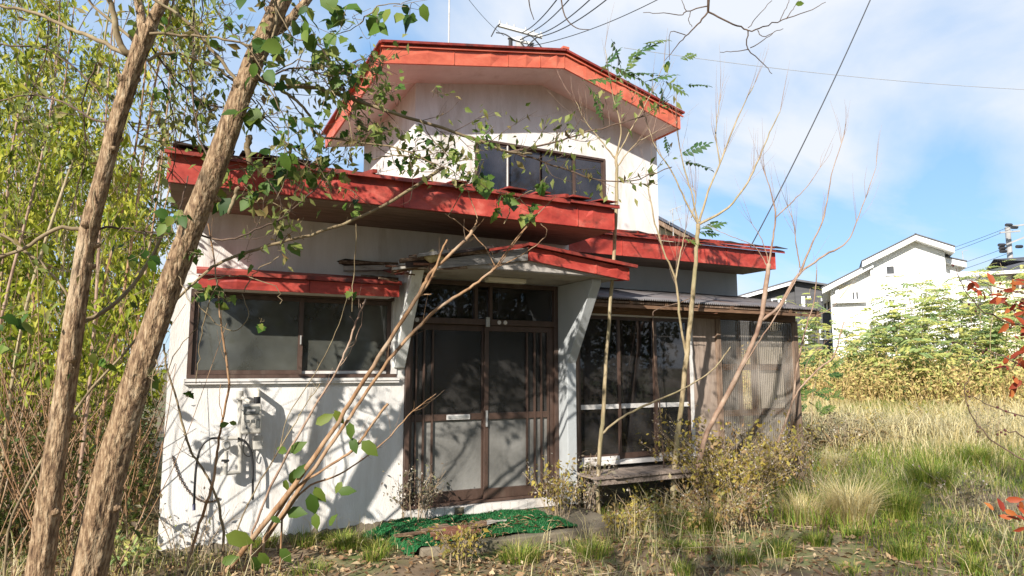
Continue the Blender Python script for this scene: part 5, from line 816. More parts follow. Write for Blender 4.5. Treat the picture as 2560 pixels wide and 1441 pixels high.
# --- long bare stems bending across the front of the house
ST = [('long straight bare stem with a cut tip reaching up towards the red fascia', [([(20, 1330), (60, 1230), (200, 1010), (370, 820), (493, 702), (560, 652), (700, 606), (800, 580), (950, 520), (1110, 418)], [4.3, 4.6, 4.9], 9, 12), ([(700, 606), (735, 575), (760, 545)], 4.75, 4, 2)], 'vine_stem'),
      ('thick orange brown stem bending across the kitchen wall with a cut upper end', [([(545, 1455), (640, 1335), (720, 1235), (830, 1080), (905, 960), (975, 850), (1048, 735), (1072, 690), (1110, 650), (1165, 600), (1188, 568)], [4.9, 4.95, 5.1], 19, 11), ([(1052, 735), (1082, 690), (1100, 640), (1118, 600)], 5.0, 11, 8), ([(1188, 568), (1192, 545), (1178, 500), (1160, 460), (1150, 430)], 5.1, 5, 2), ([(1048, 738), (1078, 736)], 5.0, 5, 4)], 'bark_orange'),
      ('forked pinkish brown stem sweeping from the kitchen wall up past the porch gable', [([(600, 1440), (690, 1310), (790, 1165), (860, 1065), (930, 960), (1000, 868), (1090, 775), (1160, 730), (1215, 690), (1240, 668)], [5.0, 5.1, 5.3], 15, 10), ([(1240, 668), (1280, 610), (1335, 545), (1390, 492)], 5.3, 6, 3), ([(1240, 668), (1205, 610), (1150, 560), (1112, 535)], 5.3, 4, 3), ([(1242, 668), (1300, 640), (1345, 610), (1368, 580), (1352, 560)], 5.3, 4, 2), ([(1246, 665), (1300, 590), (1350, 530)], 5.3, 4, 2)], 'bark_orange'),
      ('stem with big green leaves leaning right with a short cut end', [([(660, 1345), (730, 1230), (800, 1180), (870, 1135), (900, 1105), (930, 1060), (970, 1010)], [4.95, 5.0], 10, 9)], 'bark_orange'),
      ('slim stem below it curving right with a few green leaves', [([(705, 1300), (760, 1225), (850, 1185), (920, 1140), (975, 1090), (1030, 1030), (1090, 985)], [5.05, 5.15], 8, 3)], 'bark_orange'),
      ('slim orange stem rising straight past the left of the gas meter', [([(470, 1400), (500, 1310), (528, 1220), (543, 1130), (556, 1050), (572, 970), (566, 900), (556, 840), (546, 750), (536, 650), (520, 560)], [4.9, 5.0], 11, 5), ([(556, 1045), (548, 1000), (552, 960)], 4.95, 3, 2)], 'bark_orange'),
      ('crooked thin stem crossing the left end of the white wall', [([(560, 1330), (540, 1240), (505, 1170), (472, 1117), (450, 1030), (416, 917), (410, 860)], [4.95, 4.9], 9, 6), ([(420, 930), (440, 880), (490, 820), (500, 770)], 4.9, 4, 2)], 'vine_stem'),
      ('straight reddish stem leaning before the right kitchen pane', [([(630, 1330), (690, 1190), (780, 1030), (842, 927), (872, 860), (890, 805), (914, 748)], [5.1, 5.2], 9, 6), ([(842, 927), (880, 870), (905, 800), (900, 760)], 5.2, 3, 2)], 'bark_red'),
      ('thin grey stem fanning up from the ground by the meter hoses', [([(560, 1420), (620, 1260), (700, 1120), (760, 1020), (800, 960)], [4.85, 4.95], 6, 3), ([(700, 1120), (720, 1040), (790, 930), (840, 830), (870, 740)], [4.9, 5.0], 4, 2)], 'vine_stem')]
BASE_STEMS = []
for lb, st, m in ST:
    t, ps = plant('bare_sapling', lb, 'sapling', st, m); BASE_STEMS.append((t, ps))
    nb = NP(); tw = []; twigs_on(ps[0], 7, .09, .0016, tw, .3, 1.0, .2); twigs_on(ps[0], 4, .26, .0016, tw, .4, .9, .4); [nb.add(*tube(a, r, 4)) for a, r in tw]
    for j in range(3, len(ps[0])-1, 3): nb.add(*tube(np.array([ps[0][j]-rv(.002), ps[0][j]+unit(rv(1))*.016]), [.006, .003], 5))
    tag(nb.build('twigs', m, t), kind='stuff')
def place_leaves(t, lst, d, mesh='oval', wr=.62):
    for (x, y, l, ang) in lst:
        a = math.radians(ang); dr = RT*math.cos(a)+UP*math.sin(a)+FW*R.uniform(-.35, .35); n = -FW+np.array((0, 0, .5))+rv(.5); ll = l*d/F; p = W(x, y, d+R.uniform(-.05, .05))-unit(dr)*ll*.5; leaf_obj(LM[mesh], t, p, dr, n, ll, ll*wr*R.uniform(.85, 1.1))
place_leaves(BASE_STEMS[3][0], [(812, 1048, 54, 30), (848, 1044, 44, -60), (876, 1078, 44, -80), (885, 1115, 42, -70), (925, 1122, 56, -40), (745, 1118, 52, 35), (703, 1125, 36, 170), (735, 1195, 52, -100), (750, 1178, 46, 50), (716, 1215, 38, -95)], 4.95)
place_leaves(BASE_STEMS[4][0], [(782, 1262, 60, -80), (800, 1238, 50, -60), (742, 1282, 56, 5), (790, 1305, 42, -85), (868, 1228, 46, 5), (832, 1300, 36, 60), (846, 1220, 34, -120)], 5.05)
place_leaves(BASE_STEMS[5][0], [(510, 745, 52, 10), (545, 728, 44, -40), (488, 715, 40, 150), (555, 765, 40, -30), (560, 1062, 26, 20), (582, 1058, 22, 160)], 4.95)
place_leaves(BASE_STEMS[8][0], [(600, 1348, 74, -25), (640, 1412, 50, -80), (575, 1400, 46, 20), (660, 1398, 44, -60), (715, 1390, 48, -50), (690, 1300, 30, -30)], 4.75)

# --- saplings standing before the veranda
def fan(t, ends, n, L, m, sp=.45, r=.0022):
    nb = NP()
    for p, d in ends:
        for i in range(n): q = unit(unit(d)+rv(sp)+np.array((0, 0, .35))); l = L*R.uniform(.5, 1.15); a = crom([p, p+q*l*.5+rv(.02), p+unit(q+np.array((0, 0, .12)))*l], 3); nb.add(*tube(a, [r, r*.3], 4)); 
        
    return tag(nb.build('twigs', m, t), kind='stuff')
def ends(ps): return [(p[-1], p[-1]-p[-3]) for p in ps]
def along(ps, n): return [((lambda j: (p[j], p[j+1]-p[j]))(R.randint(len(p)//3, len(p)-2))) for p in ps for _ in range(n)]
D1 = 6.85
t1, q1 = plant('locust_sapling', 'slender pale sapling before the small deck with feathery leaves at its top', 'sapling', [([(1497, 1296), (1496, 1220), (1500, 1120), (1508, 1040), (1516, 900), (1528, 740), (1538, 590), (1542, 470), (1541, 390)], D1, 17, 11), ([(1505, 1085), (1545, 1050), (1610, 1015), (1690, 982), (1765, 938), (1800, 905), (1826, 868)], D1, 9, 4), ([(1541, 390), (1552, 320), (1530, 230), (1512, 120)], D1, 7, 2), ([(1541, 400), (1500, 350), (1462, 300), (1440, 255)], D1, 6, 2), ([(1541, 395), (1580, 320), (1620, 250), (1660, 160)], D1, 6, 2), ([(1541, 420), (1590, 360), (1640, 330)], D1, 5, 2)], 'bark_pale'); fan(t1, ends(q1[2:])+along(q1[2:], 3), 2, .5, 'bark_red')
D2 = 7.3
t2, q2 = plant('locust_sapling', 'forked pale sapling standing in the dry shrubs, its bare branches fanning widely', 'sapling', [([(1683, 1225), (1690, 1130), (1700, 1040), (1712, 930), (1722, 840), (1733, 720), (1742, 620), (1745, 560)], D2, 20, 15), ([(1716, 895), (1700, 800), (1688, 700), (1660, 630), (1638, 560), (1620, 470)], D2, 10, 5), ([(1688, 702), (1700, 640), (1714, 575)], D2, 7, 3), ([(1745, 560), (1712, 500), (1680, 430), (1640, 370), (1612, 290)], D2, 8, 3), ([(1745, 560), (1728, 480), (1705, 400), (1690, 300)], D2, 8, 3), ([(1748, 555), (1770, 480), (1800, 410), (1830, 330), (1860, 260), (1884, 215)], D2, 9, 3), ([(1750, 560), (1820, 520), (1870, 455), (1900, 390), (1930, 320), (1950, 280)], D2, 9, 3), ([(1800, 410), (1790, 330), (1800, 250)], D2, 6, 2), ([(1728, 545), (1740, 500), (1732, 470)], D2, 5, 3)], 'bark_pale'); fan(t2, ends(q2[1:])+along(q2[1:], 3), 3, .55, 'bark_red')
D3 = 7.2
t3, q3 = plant('bare_sapling', 'slanting reddish sapling before the corrugated panel, forking into long bare shoots', 'sapling', [([(1740, 1180), (1765, 1090), (1800, 1020), (1845, 935), (1880, 860), (1902, 800), (1914, 720), (1922, 660)], D3, 20, 15), ([(1905, 800), (1945, 770), (1980, 710), (2002, 680)], D3, 12, 9), ([(2002, 680), (2060, 640), (2118, 605), (2148, 540), (2190, 420)], D3, 8, 2), ([(2000, 680), (2030, 610), (2060, 540), (2078, 440), (2110, 340)], D3, 8, 2), ([(2000, 670), (1990, 610), (1985, 560), (1970, 520)], D3, 5, 2), ([(1922, 660), (1935, 580), (1938, 540), (1930, 490), (1910, 430)], D3, 8, 3), ([(1938, 545), (1975, 510), (2015, 470), (2050, 420)], D3, 5, 2), ([(1920, 670), (1890, 620), (1850, 600), (1800, 580)], D3, 4, 2), ([(1924, 665), (1905, 600), (1880, 560)], D3, 4, 2), ([(1850, 930), (1900, 850), (1940, 790), (1990, 700)], D3-.1, 6, 4)], 'bark_red'); fan(t3, ends(q3[2:])+along(q3[2:6], 2), 3, .5, 'bark_red')
t4, q4 = plant('bare_sapling', 'thin forked sapling standing outside the end post of the veranda', 'sapling', [([(1925, 1165), (1940, 1120), (1962, 1060), (1985, 996), (2010, 960), (2050, 920), (2084, 892), (2100, 840), (2110, 805)], 8.2, 9, 4), ([(1984, 998), (1990, 930), (2000, 880), (2020, 800), (2036, 755), (2042, 675)], 8.2, 8, 3), ([(2020, 800), (2080, 770), (2120, 720)], 8.2, 3, 2), ([(2010, 960), (2020, 900), (2060, 860)], 8.2, 3, 2)], 'bark_red'); fan(t4, ends(q4), 2, .25, 'bark_red')
t5, q5 = plant('bare_sapling', 'thin dark crooked stem before the middle glass door', 'sapling', [([(1660, 1180), (1656, 1100), (1648, 1000), (1636, 900), (1632, 800), (1640, 775), (1690, 760), (1730, 745)], 7.4, 6, 3)], 'bark_dark')
def pin(t, lst, d):
    for (x, y, l, ang) in lst:
        a = math.radians(ang); dr = RT*math.cos(a)+UP*math.sin(a)+FW*R.uniform(-.3, .3); ll = l*d/F; leaf_obj(LM['pinnate'], t, W(x, y, d)-unit(dr)*ll*.5, dr, np.array((0, 0, 1))-.55*FW+rv(.4), ll, ll, 'compound_leaf')
pin(t1, [(1520, 150, 80, 60), (1545, 130, 70, -60), (1560, 175, 80, -20), (1610, 120, 90, 40), (1640, 100, 70, 20), (1600, 180, 90, 10), (1500, 195, 90, 5), (1490, 235, 70, -40), (1500, 270, 70, -60), (1650, 190, 80, 20), (1620, 210, 80, -30), (1720, 140, 50, 30), (1690, 215, 70, -20), (1745, 210, 60, 5), (1660, 240, 60, -70), (1540, 250, 60, 80), (1580, 150, 70, 70)], D1)
pin(t2, [(1735, 370, 80, 30), (1745, 408, 80, -5), (1780, 560, 80, 25), (1770, 580, 60, 5), (1670, 360, 50, -70), (1730, 600, 50, -10)], D2)
tl, ql = plant('locust_sapling', 'young leafy shoot growing behind the end post of the veranda', 'sapling', [([(2030, 1085), (2030, 1000), (2040, 950), (2050, 900)], 11.5, 5, 2)], 'bark_pale'); pin(tl, [(2040+R.uniform(-50, 60), 970+R.uniform(-75, 60), R.uniform(30, 48), R.uniform(-40, 220)) for _ in range(26)], 11.5)

# --- twigs hanging into the top of the picture from a tree that stands beside the camera
def overhang():
    b = np.array((1.6, -6.9, -.05)); p0 = W(1770, 30, 3.4); t = thing('overhanging_tree', 'dark leafless branch hanging into the sky above the right side of the roof', 'tree', b); tr = crom([b, b+np.array((.1, .1, 1.5)), b+np.array((-.1, .3, 3.2)), b+np.array((.1, .7, 5.2))], 6); nb = NP(); nb.add(*tube(tr, [.11, .09, .05], 12, .05)); nb.build('trunk', 'bark', t, smooth=True)
    lp = crom([tr[-4], W(1790, -330, 3.2), W(1775, -100, 3.35), p0], 6); nb = NP(); nb.add(*tube(lp, [.022, .006], 7)); nb.build('branch', 'bark_dark', t, smooth=True)
    for pts, w in (([(1770, 30), (1745, 62), (1712, 92), (1690, 118), (1662, 152)], 6), ([(1770, 30), (1820, 55), (1862, 72), (1878, 78), (1920, 64), (1970, 46), (2030, 24), (2064, 6)], 6), ([(1768, 16), (1716, 28), (1705, 38), (1660, 34), (1608, 32)], 4), ([(1870, 76), (1870, 122), (1910, 160), (1930, 185)], 4), ([(1870, 124), (1835, 128), (1800, 131)], 3), ([(1876, 120), (1910, 100), (1932, 84)], 3), ([(1894, 76), (1906, 92), (1940, 80), (1958, 72)], 3), ([(1966, 48), (1978, 30), (1996, 2)], 3), ([(1714, 88), (1676, 80), (1674, 150)], 3), ([(1716, 28), (1704, 0)], 3), ([(1870, 70), (1895, 40), (1930, 2)], 2.5), ([(1726, 30), (1722, 52), (1730, 68)], 2.5), ([(1950, 52), (1965, 20), (1978, -10)], 2.5)):
        nb = NP(); nb.add(*tube(wpath(pts, 3.4, 4, .002), [pxr(w, 3.4), pxr(1.8, 3.4)], 6)); nb.build('branch', 'bark_dark', t, smooth=True)
    leaf_obj(LM['vineoval'], t, W(1988, 12, 3.4), RT+.2*UP, -FW, .05, .03); leaf_obj(LM['vineoval'], t, W(1672, 152, 3.4), -UP-.3*RT, -FW, .06, .03); leaf_obj(LM['vineoval'], t, W(1662, 160, 3.4), -UP+.3*RT, -FW, .05, .03)
    for pts in ([(1320, -20), (1325, 20), (1335, 50)], [(1400, -20), (1412, 40), (1440, 70), (1475, 75)]): nb = NP(); q = wpath(pts, 3.6, 4); q = np.vstack([crom([tr[-2], (tr[-2]+q[0])/2+np.array((0, 0, .5)), q[0]], 5)[:-1], q]); nb.add(*tube(q, [.006, .002], 5)); nb.build('branch', 'bark_dark', t, smooth=True)
    out = []; anch = []
    for k in range(4): grow(tr[-2-k], np.array((R.uniform(-1, 1), R.uniform(-1, .2), .8)), 1.5, .035, 2, out, anch)
    nb = NP(); [nb.add(*tube(q, [r0, r1], 5)) for q, r0, r1 in out]; tag(nb.build('twigs', 'bark_dark', t), kind='stuff')
overhang()

# --- trees behind the viewer that shade the yard
def shade_tree(label, b, h, seed, nl, spread=2.2):
    b = np.array(b, float); b[2] = gz(b[0], b[1])-.05; t = thing('broadleaf_tree', label, 'tree', b); tr = crom([b, b+np.array((.1, 0, h*.2)), b+np.array((.05, .15, h*.42)), b+np.array((.2, .2, h*.6))], 5); nb = NP(); nb.add(*tube(tr, [.14, .11, .06], 12, .05)); nb.build('trunk', 'bark', t, smooth=True); out = []; anch = []
    for k in range(9): a = 6.28*k/9+R.uniform(-.3, .3); grow(tr[R.randint(len(tr)//2, len(tr)-1)], np.array((math.cos(a), math.sin(a), R.uniform(.2, 1.0))), spread*R.uniform(.7, 1.1), .05, 2, out, anch, (4, 6), .75, .1, .6)
    nb = NP(); [nb.add(*tube(q, [r0, r1], 5)) for q, r0, r1 in out]; tag(nb.build('twigs', 'bark_dark', t), kind='stuff'); leaf_fill(t, 'crown', anch, nl, LEAF4, 'leaf_pale', (.06, .12), .5, .6, .08)
shade_tree('half bare broadleaf tree standing behind the viewer on the left', (-5.6, -8.3, 0), 9.0, 1, 2600, 2.3)
shade_tree('tall broadleaf tree behind the viewer near the drive', (-2.6, -9.6, 0), 10.5, 2, 1700, 2.5)

def blocker_tree(b, h, lb):  # unseen row, added to darken pane reflections and cut sky light
    b = np.array(b, float); b[2] = gz(b[0], b[1])-.05; t = thing('broadleaf_tree', lb, 'tree', b); nb = NP(); nb.add(*tube(crom([b, b+np.array((.1, .1, h*.4)), b+np.array((0, .1, h*.9))], 5), [.12, .08, .02], 10)); nb.build('trunk', 'bark', t, smooth=True); n = 4200
    u = unit(NR.normal(size=(n, 3)))*(NR.random(n)**.4)[:, None]; pos = b+np.array((0, 0, h*.52))+u*np.array((2.0, 1.6, h*.5)); nb = NP(); add_leaves(nb, LEAF4, pos, NR.normal(size=(n, 3)), NR.normal(size=(n, 3))+np.array((0, 0, .6)), NR.uniform(.14, .28, n), NR.uniform(.08, .16, n), NR.random(n)); tag(nb.build('crown', 'leaf_under', t), kind='stuff')
for i in range(2, 8): blocker_tree((-3.4+i*2.1, -11.2-.5*(i % 2), 0), [7.4, 8.6, 7.8, 9.0, 9.6, 7.6, 8.8, 8.2][i], ['bushy', 'dense', 'round', 'tall', 'tallest', 'low', 'dark', 'wide'][i]+' evergreen tree in the unseen row added to dim the house front')

# --- the thicket left of the house
def thicket():
    lab = lambda k, c: ('leafy yellow green sapling with slim ' if k == 0 else 'spindly sparse leaved sapling with ')+['orange brown', 'pale tan', 'reddish'][c]+' stem in the thicket beside the house'
    spots = []
    for k in range(2000):
        if len(spots) >= 96: break
        d = R.uniform(5.2, 13); x = R.uniform(-140, 470) if len(spots) < 74 else R.uniform(-800, -140); p = W(x, 1000, d); q = (p[0], p[1])
        if (p[0] > WX0-.45 and p[1] > -.6) or (p[1] < .25 and R.random() < .75): continue
        if all((q[0]-s[0])**2+(q[1]-s[1])**2 > .22 for s in spots): spots.append((q[0], q[1], d))
    for i, (x, y, d) in enumerate(spots):
        h = R.uniform(3.4, 6.2)*(1+.03*d); b = np.array((x, y, float(gz(x, y))-.04)); k = i % 2; t = thing('thicket_sapling', lab(k, i % 3), 'sapling', b, ['leafy', 'spindly'][k]+' saplings of the thicket with '+['orange brown', 'pale tan', 'reddish'][i % 3]+' stems'); ln = np.array((R.uniform(-.12, .12), R.uniform(-.12, .12), 0)); tr = crom([b, b+np.array((0, 0, h*.3))+rv(.08)+ln*h*.2, b+np.array((0, 0, h*.65))+rv(.15)+ln*h*.6, b+np.array((0, 0, h))+rv(.2)+ln*h], 6)
        nb = NP(); nb.add(*tube(tr, [R.uniform(.012, .024), .012, .004], 6)); nb.build('stem', ['bark_orange', 'bark_pale', 'bark_red'][i % 3], t, smooth=True); tw = []; anch = []; twigs_on(tr, R.randint(13, 18), .8, .005, tw, .12, .8, .5, 3, anch)
        nb = NP(); [nb.add(*tube(a, r, 4)) for a, r in tw]; tag(nb.build('twigs', 'vine_stem', t), kind='stuff'); leaf_fill(t, 'crown', anch, 900 if k == 0 else 640, LEAF4, 'leaf_thicket', (.07, .13), .36, 1.0, .075, (0, 1) if d < 9 else (.2, 1), 4)
    nb = NP()                                                     # tangle of thin dead stems and low leaves
    for k in range(420):
        d = R.uniform(4.6, 9); x = R.uniform(-150, 400); p = W(x, 1000, d); 
        if (p[0] > WX0-.15 and p[1] > -.9) or (p[1] < 0 and R.random() < .5): continue
        b = np.array((p[0], p[1], float(gz(p[0], p[1])))); h = R.uniform(.6, 2.6); q = unit(np.array((R.uniform(-.5, .5), R.uniform(-.5, .5), 1))); nb.add(*tube(crom([b, b+q*h*.5+rv(.08), b+q*h+rv(.25)], 3), [R.uniform(.003, .008), .002], 4))
    tag(nb.build('dead_stems', 'bark_orange'), 'tangle of thin dead stems on the floor of the thicket', 'stems', kind='stuff')
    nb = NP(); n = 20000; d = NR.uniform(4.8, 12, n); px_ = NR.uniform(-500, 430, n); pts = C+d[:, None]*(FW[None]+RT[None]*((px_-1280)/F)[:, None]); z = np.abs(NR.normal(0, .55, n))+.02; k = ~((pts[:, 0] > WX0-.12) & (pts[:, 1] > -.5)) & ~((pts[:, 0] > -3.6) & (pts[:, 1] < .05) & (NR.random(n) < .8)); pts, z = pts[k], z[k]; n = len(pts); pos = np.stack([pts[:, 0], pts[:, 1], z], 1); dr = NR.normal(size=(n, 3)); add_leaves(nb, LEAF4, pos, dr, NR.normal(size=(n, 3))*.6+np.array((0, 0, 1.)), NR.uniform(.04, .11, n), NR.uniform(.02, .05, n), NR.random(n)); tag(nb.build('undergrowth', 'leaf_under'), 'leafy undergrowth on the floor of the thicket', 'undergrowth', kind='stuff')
thicket()

# --- climbing vines on the trees, eave and branch
def vine(label, runs, clusters, d, mesh='vine', ln=(26, 44), name='climbing_vine', hang=.8):
    """runs: pixel polylines of stems; clusters: (x, y, rx, ry, n leaves)"""
    ds = d if isinstance(d, tuple) else (d-.15, d+.25); p0 = W(*runs[0][0], ds[0]); t = thing(name, label, 'vine', p0)
    for pts in runs: nb = NP(); nb.add(*tube(wpath(pts, [R.uniform(*ds), R.uniform(*ds), R.uniform(*ds)], 5, .006), [.0045, .0025], 5)); nb.build('stem', 'vine_stem', t, smooth=True)
    nb = NP()
    for (x, y, rx, ry, n) in clusters:
        for k in range(max(3, n//5)):
            q = [W(x+R.uniform(-rx, rx), y+R.uniform(-ry, ry), R.uniform(*ds)) for _ in range(3)]; nb.add(*tube(crom(q, 4), [.0022, .0012], 4))
        for k in range(n):
            p = W(x+R.gauss(0, .5)*rx, y+R.gauss(0, .5)*ry, R.uniform(*ds)); dd = rv(1)+np.array((0, 0, -hang)); l = R.uniform(*ln)*ds[0]/F*R.choice((.6, .8, .9, 1.05)); leaf_obj(LM[mesh], t, p, dd, -FW*.7+np.array((0, 0, .7))+rv(.8), l, l*R.uniform(.55, 1.0))
    tag(nb.build('tendrils', 'vine_stem', t), kind='stuff'); return t
vine('vine of dark lobed leaves draped over the long branch before the upper window', [[(800, 222), (900, 300), (960, 380), (1100, 400), (1210, 400)], [(880, 250), (950, 330), (1000, 420), (1080, 430)], [(1050, 300), (1100, 370), (1190, 450), (1230, 480)], [(930, 400), (1000, 390), (1120, 420), (1160, 460)]], [(930, 250, 70, 50, 22), (980, 210, 60, 50, 18), (905, 320, 60, 50, 24), (1060, 345, 70, 40, 24), (1000, 395, 60, 35, 22), (1120, 400, 60, 45, 30), (1185, 440, 45, 40, 26), (1210, 340, 25, 40, 14), (960, 340, 50, 40, 16), (1100, 230, 20, 15, 3)], (4.6, 5.0), 'vine', (18, 32))
vine('dark leafy vine hanging between the thick trunk and the upper roof', [[(690, 180), (760, 150), (850, 180), (930, 200)], [(720, 240), (780, 330), (800, 420), (830, 470)], [(800, 190), (850, 260), (880, 340), (870, 420)], [(640, 250), (700, 330), (720, 420), (690, 500)]], [(860, 190, 60, 50, 30), (820, 150, 50, 50, 16), (905, 170, 40, 50, 16), (770, 360, 45, 60, 14), (840, 260, 50, 50, 14), (760, 190, 40, 40, 12)], (4.3, 4.7), 'vine', (24, 42))
vine('pale green vine leaves hanging around the upper part of the thick trunk', [[(560, 60), (620, 120), (680, 220), (700, 300)], [(690, 20), (740, 100), (830, 90), (900, 60)], [(640, 180), (690, 250), (720, 330), (710, 400)], [(900, 60), (940, 20), (1000, 10)]], [(580, 40, 40, 40, 10), (660, 165, 40, 25, 8), (690, 100, 50, 30, 12), (780, 60, 60, 60, 26), (720, 300, 40, 50, 10), (930, 60, 50, 40, 10), (1010, 20, 60, 25, 9), (850, 40, 40, 40, 14), (700, 370, 30, 40, 8)], (4.0, 4.3), 'vineoval', (34, 58))
vine('vine with broad leaves trailing along the top of the main red fascia', [[(540, 440), (620, 420), (700, 440), (780, 420), (860, 440)], [(560, 470), (620, 500), (700, 520), (760, 600)], [(600, 420), (640, 470), (650, 560)], [(700, 430), (760, 470), (860, 470), (930, 520)]], [(590, 430, 50, 40, 14), (640, 470, 40, 30, 10), (560, 490, 25, 20, 6), (700, 420, 45, 25, 10), (770, 420, 40, 25, 10), (850, 430, 35, 20, 7), (880, 500, 25, 25, 4), (690, 560, 25, 40, 4), (720, 620, 30, 20, 5)], (4.7, 5.1), 'vineoval', (30, 52), hang=1.0)
vine('small cluster of broad green leaves sprouting from the side of the thick trunk', [[(598, 300), (615, 285), (640, 300)]], [(618, 275, 16, 20, 4), (640, 300, 14, 8, 4)], (4.15, 4.25), 'oval', (46, 64), 'leafy_shoot')
vine('thin vine with heart shaped leaves climbing above the porch gable and main eave', [[(1260, 560), (1290, 500), (1340, 470), (1370, 440)], [(1240, 480), (1300, 500), (1330, 530)], [(1120, 540), (1170, 460), (1190, 420)]], [(1265, 490, 25, 20, 7), (1320, 525, 22, 15, 6), (1358, 465, 16, 16, 4), (1250, 525, 16, 12, 3), (1210, 460, 15, 20, 5)], (5.2, 5.4), 'vine', (28, 48))
vine('limp vine hanging down before the left kitchen window', [[(545, 700), (510, 800), (500, 880), (490, 960)], [(480, 740), (520, 790), (580, 830), (620, 790), (605, 735)], [(610, 730), (640, 680), (700, 640)], [(520, 700), (600, 690), (690, 720), (700, 760)], [(890, 560), (885, 700), (880, 780)]], [(525, 735, 40, 20, 8), (560, 745, 20, 20, 5), (655, 805, 8, 10, 2), (470, 985, 8, 10, 1), (490, 630, 14, 16, 4), (620, 640, 15, 20, 2), (880, 735, 8, 16, 2)], (4.6, 4.8), 'vine', (22, 36))
vine('tangled vine with wilted leaves around the top of the forked trunk', [[(380, 100), (430, 180), (470, 260), (520, 300)], [(400, 60), (450, 120), (500, 220), (560, 260)], [(330, 150), (300, 260), (280, 380)], [(430, 60), (440, 200), (420, 330), (440, 420)], [(480, 0), (486, 150), (480, 330)], [(505, 0), (510, 120), (500, 300)]], [(420, 220, 60, 60, 20), (500, 240, 50, 60, 24), (370, 60, 40, 40, 10), (545, 210, 30, 40, 12), (530, 130, 30, 40, 8)], (4.4, 4.9), 'vineoval', (20, 34))
vine('sparse vine with green leaves climbing low on the thick trunk and wall corner', [[(430, 560), (420, 640), (450, 700), (480, 760)], [(390, 900), (380, 980), (410, 1060)], [(240, 420), (230, 560), (220, 700)]], [(425, 555, 20, 30, 7), (485, 630, 14, 18, 5), (440, 540, 30, 20, 6), (270, 900, 16, 20, 4), (180, 930, 20, 20, 4), (375, 935, 15, 25, 5), (235, 880, 15, 20, 3), (330, 620, 50, 60, 8), (40, 800, 40, 40, 8), (20, 860, 30, 30, 5)], (4.0, 4.4), 'vineoval', (30, 52))

# --- dry shrubs and weeds by the house
def shrub(name, label, px, h, rad, ns, nl, m, cat='shrub', ln=(.03, .06), wd=.5, seeds=0, stem='twig_dry', group=None, lean=.5, z=None):
    b = G(*px); b[2] = float(gz(b[0], b[1])) if z is None else z; t = thing(name, label, cat, b, group); anch = []; nb = NP()
    for k in range(ns):
        a = R.uniform(0, 6.28); r = R.random()**.5*rad*.5; p = b+np.array((r*math.cos(a), r*math.sin(a), -.01)); l = h*R.uniform(.55, 1.1); d = unit(np.array((math.cos(a)*lean*R.random(), math.sin(a)*lean*R.random(), 1))); q = crom([p, p+d*l*.5+rv(.05)*l, p+unit(d+rv(.2))*l+np.array((math.cos(a), math.sin(a), -.1))*rad*.3], 4); nb.add(*tube(q, [R.uniform(.0025, .0055), .0015], 5)); tw = []; twigs_on(q, R.randint(4, 7), l*.3, .0015, tw, .25, .9, .4, 1, anch); [nb.add(*tube(u, r_, 4)) for u, r_ in tw]
    tag(nb.build('stems', stem, t), kind='stuff'); leaf_fill(t, 'foliage', anch, nl, LEAF4, m, ln, wd, .4, .035)
    if seeds: leaf_fill(t, 'seed_heads', anch, seeds, LEAF4, 'seed_head', (.012, .024), .9, -.5, .02)
    return t
shrub('dry_shrub', 'brown withered weed with grey seed heads beside the left door jamb', (1035, 1322), .46, .26, 20, 620, 'leaf_drygrey', ln=(.02, .045), seeds=200, z=.03)
shrub('dry_shrub', 'yellow leaved weed with pale seed heads before the right porch post', (1395, 1312), .52, .24, 16, 380, 'leaf_yellow', seeds=140, ln=(.03, .065), z=.03)
shrub('dry_shrub', 'pale wispy dry weed between the porch post and the small deck', (1455, 1290), .62, .25, 14, 320, 'leaf_drygrey', seeds=220)
shrub('dry_shrub', 'large yellow brown shrub before the corrugated panels', (1835, 1275), .88, .72, 70, 2300, 'leaf_yellow', seeds=700, ln=(.03, .07))
shrub('dry_shrub', 'tangled yellowing shrub at the end of the small deck', (1748, 1248), .78, .40, 40, 1000, 'leaf_yellow', seeds=300, ln=(.03, .07))
shrub('dry_shrub', 'brown leaved shrub under the end post of the veranda', (1915, 1225), .70, .5, 46, 1200, 'leaf_brown', seeds=360, ln=(.025, .06))
shrub('dry_shrub', 'low brown tangle of weeds before the yellow shrubs', (1790, 1325), .42, .60, 40, 900, 'leaf_brown', seeds=160)
shrub('dry_shrub', 'low straggly weed right of the concrete step', (1580, 1330), .34, .35, 16, 360, 'leaf_yellow', seeds=60)
shrub('green_shrub', 'small fresh green weed under the deck edge', (1605, 1262), .34, .18, 8, 160, 'leaf_shrub', ln=(.03, .06))
shrub('green_shrub', 'low yellow green weed against the front of the concrete step', (1150, 1412), .30, .28, 12, 260, 'leaf_yellow', ln=(.03, .06))
shrub('green_shrub', 'leafy weed tangle at the foot of the white wall under the meter', (640, 1330), .42, .35, 18, 420, 'leaf_under', ln=(.03, .06))
shrub('dry_shrub', 'straggly dry stalks at the corner of the white wall', (470, 1400), .50, .30, 10, 40, 'leaf_drygrey', seeds=40)
shrub('green_shrub', 'bright green weed at the foot of the thick trunk', (300, 1440), .34, .22, 10, 220, 'leaf_shrub', ln=(.03, .07))
shrub('green_shrub', 'dark green ground plant beside the forked trunk', (30, 1370), .40, .35, 14, 420, 'leaf_under', ln=(.04, .08))
for i, (x, y) in enumerate([(2110, 1140), (2200, 1120), (2000, 1215), (2330, 1115), (2480, 1140), (2050, 1250), (2400, 1280)]): shrub('field_weed', ('yellow leaved' if i % 2 else 'grey brown')+' stalky weed standing in the grass right of the veranda', (x, y), R.uniform(.4, .8), .25, 9, 160, 'leaf_yellow' if i % 2 else 'leaf_drygrey', 'weed', seeds=60, group=('yellow leaved' if i % 2 else 'grey brown')+' weeds in the grass right of the veranda')

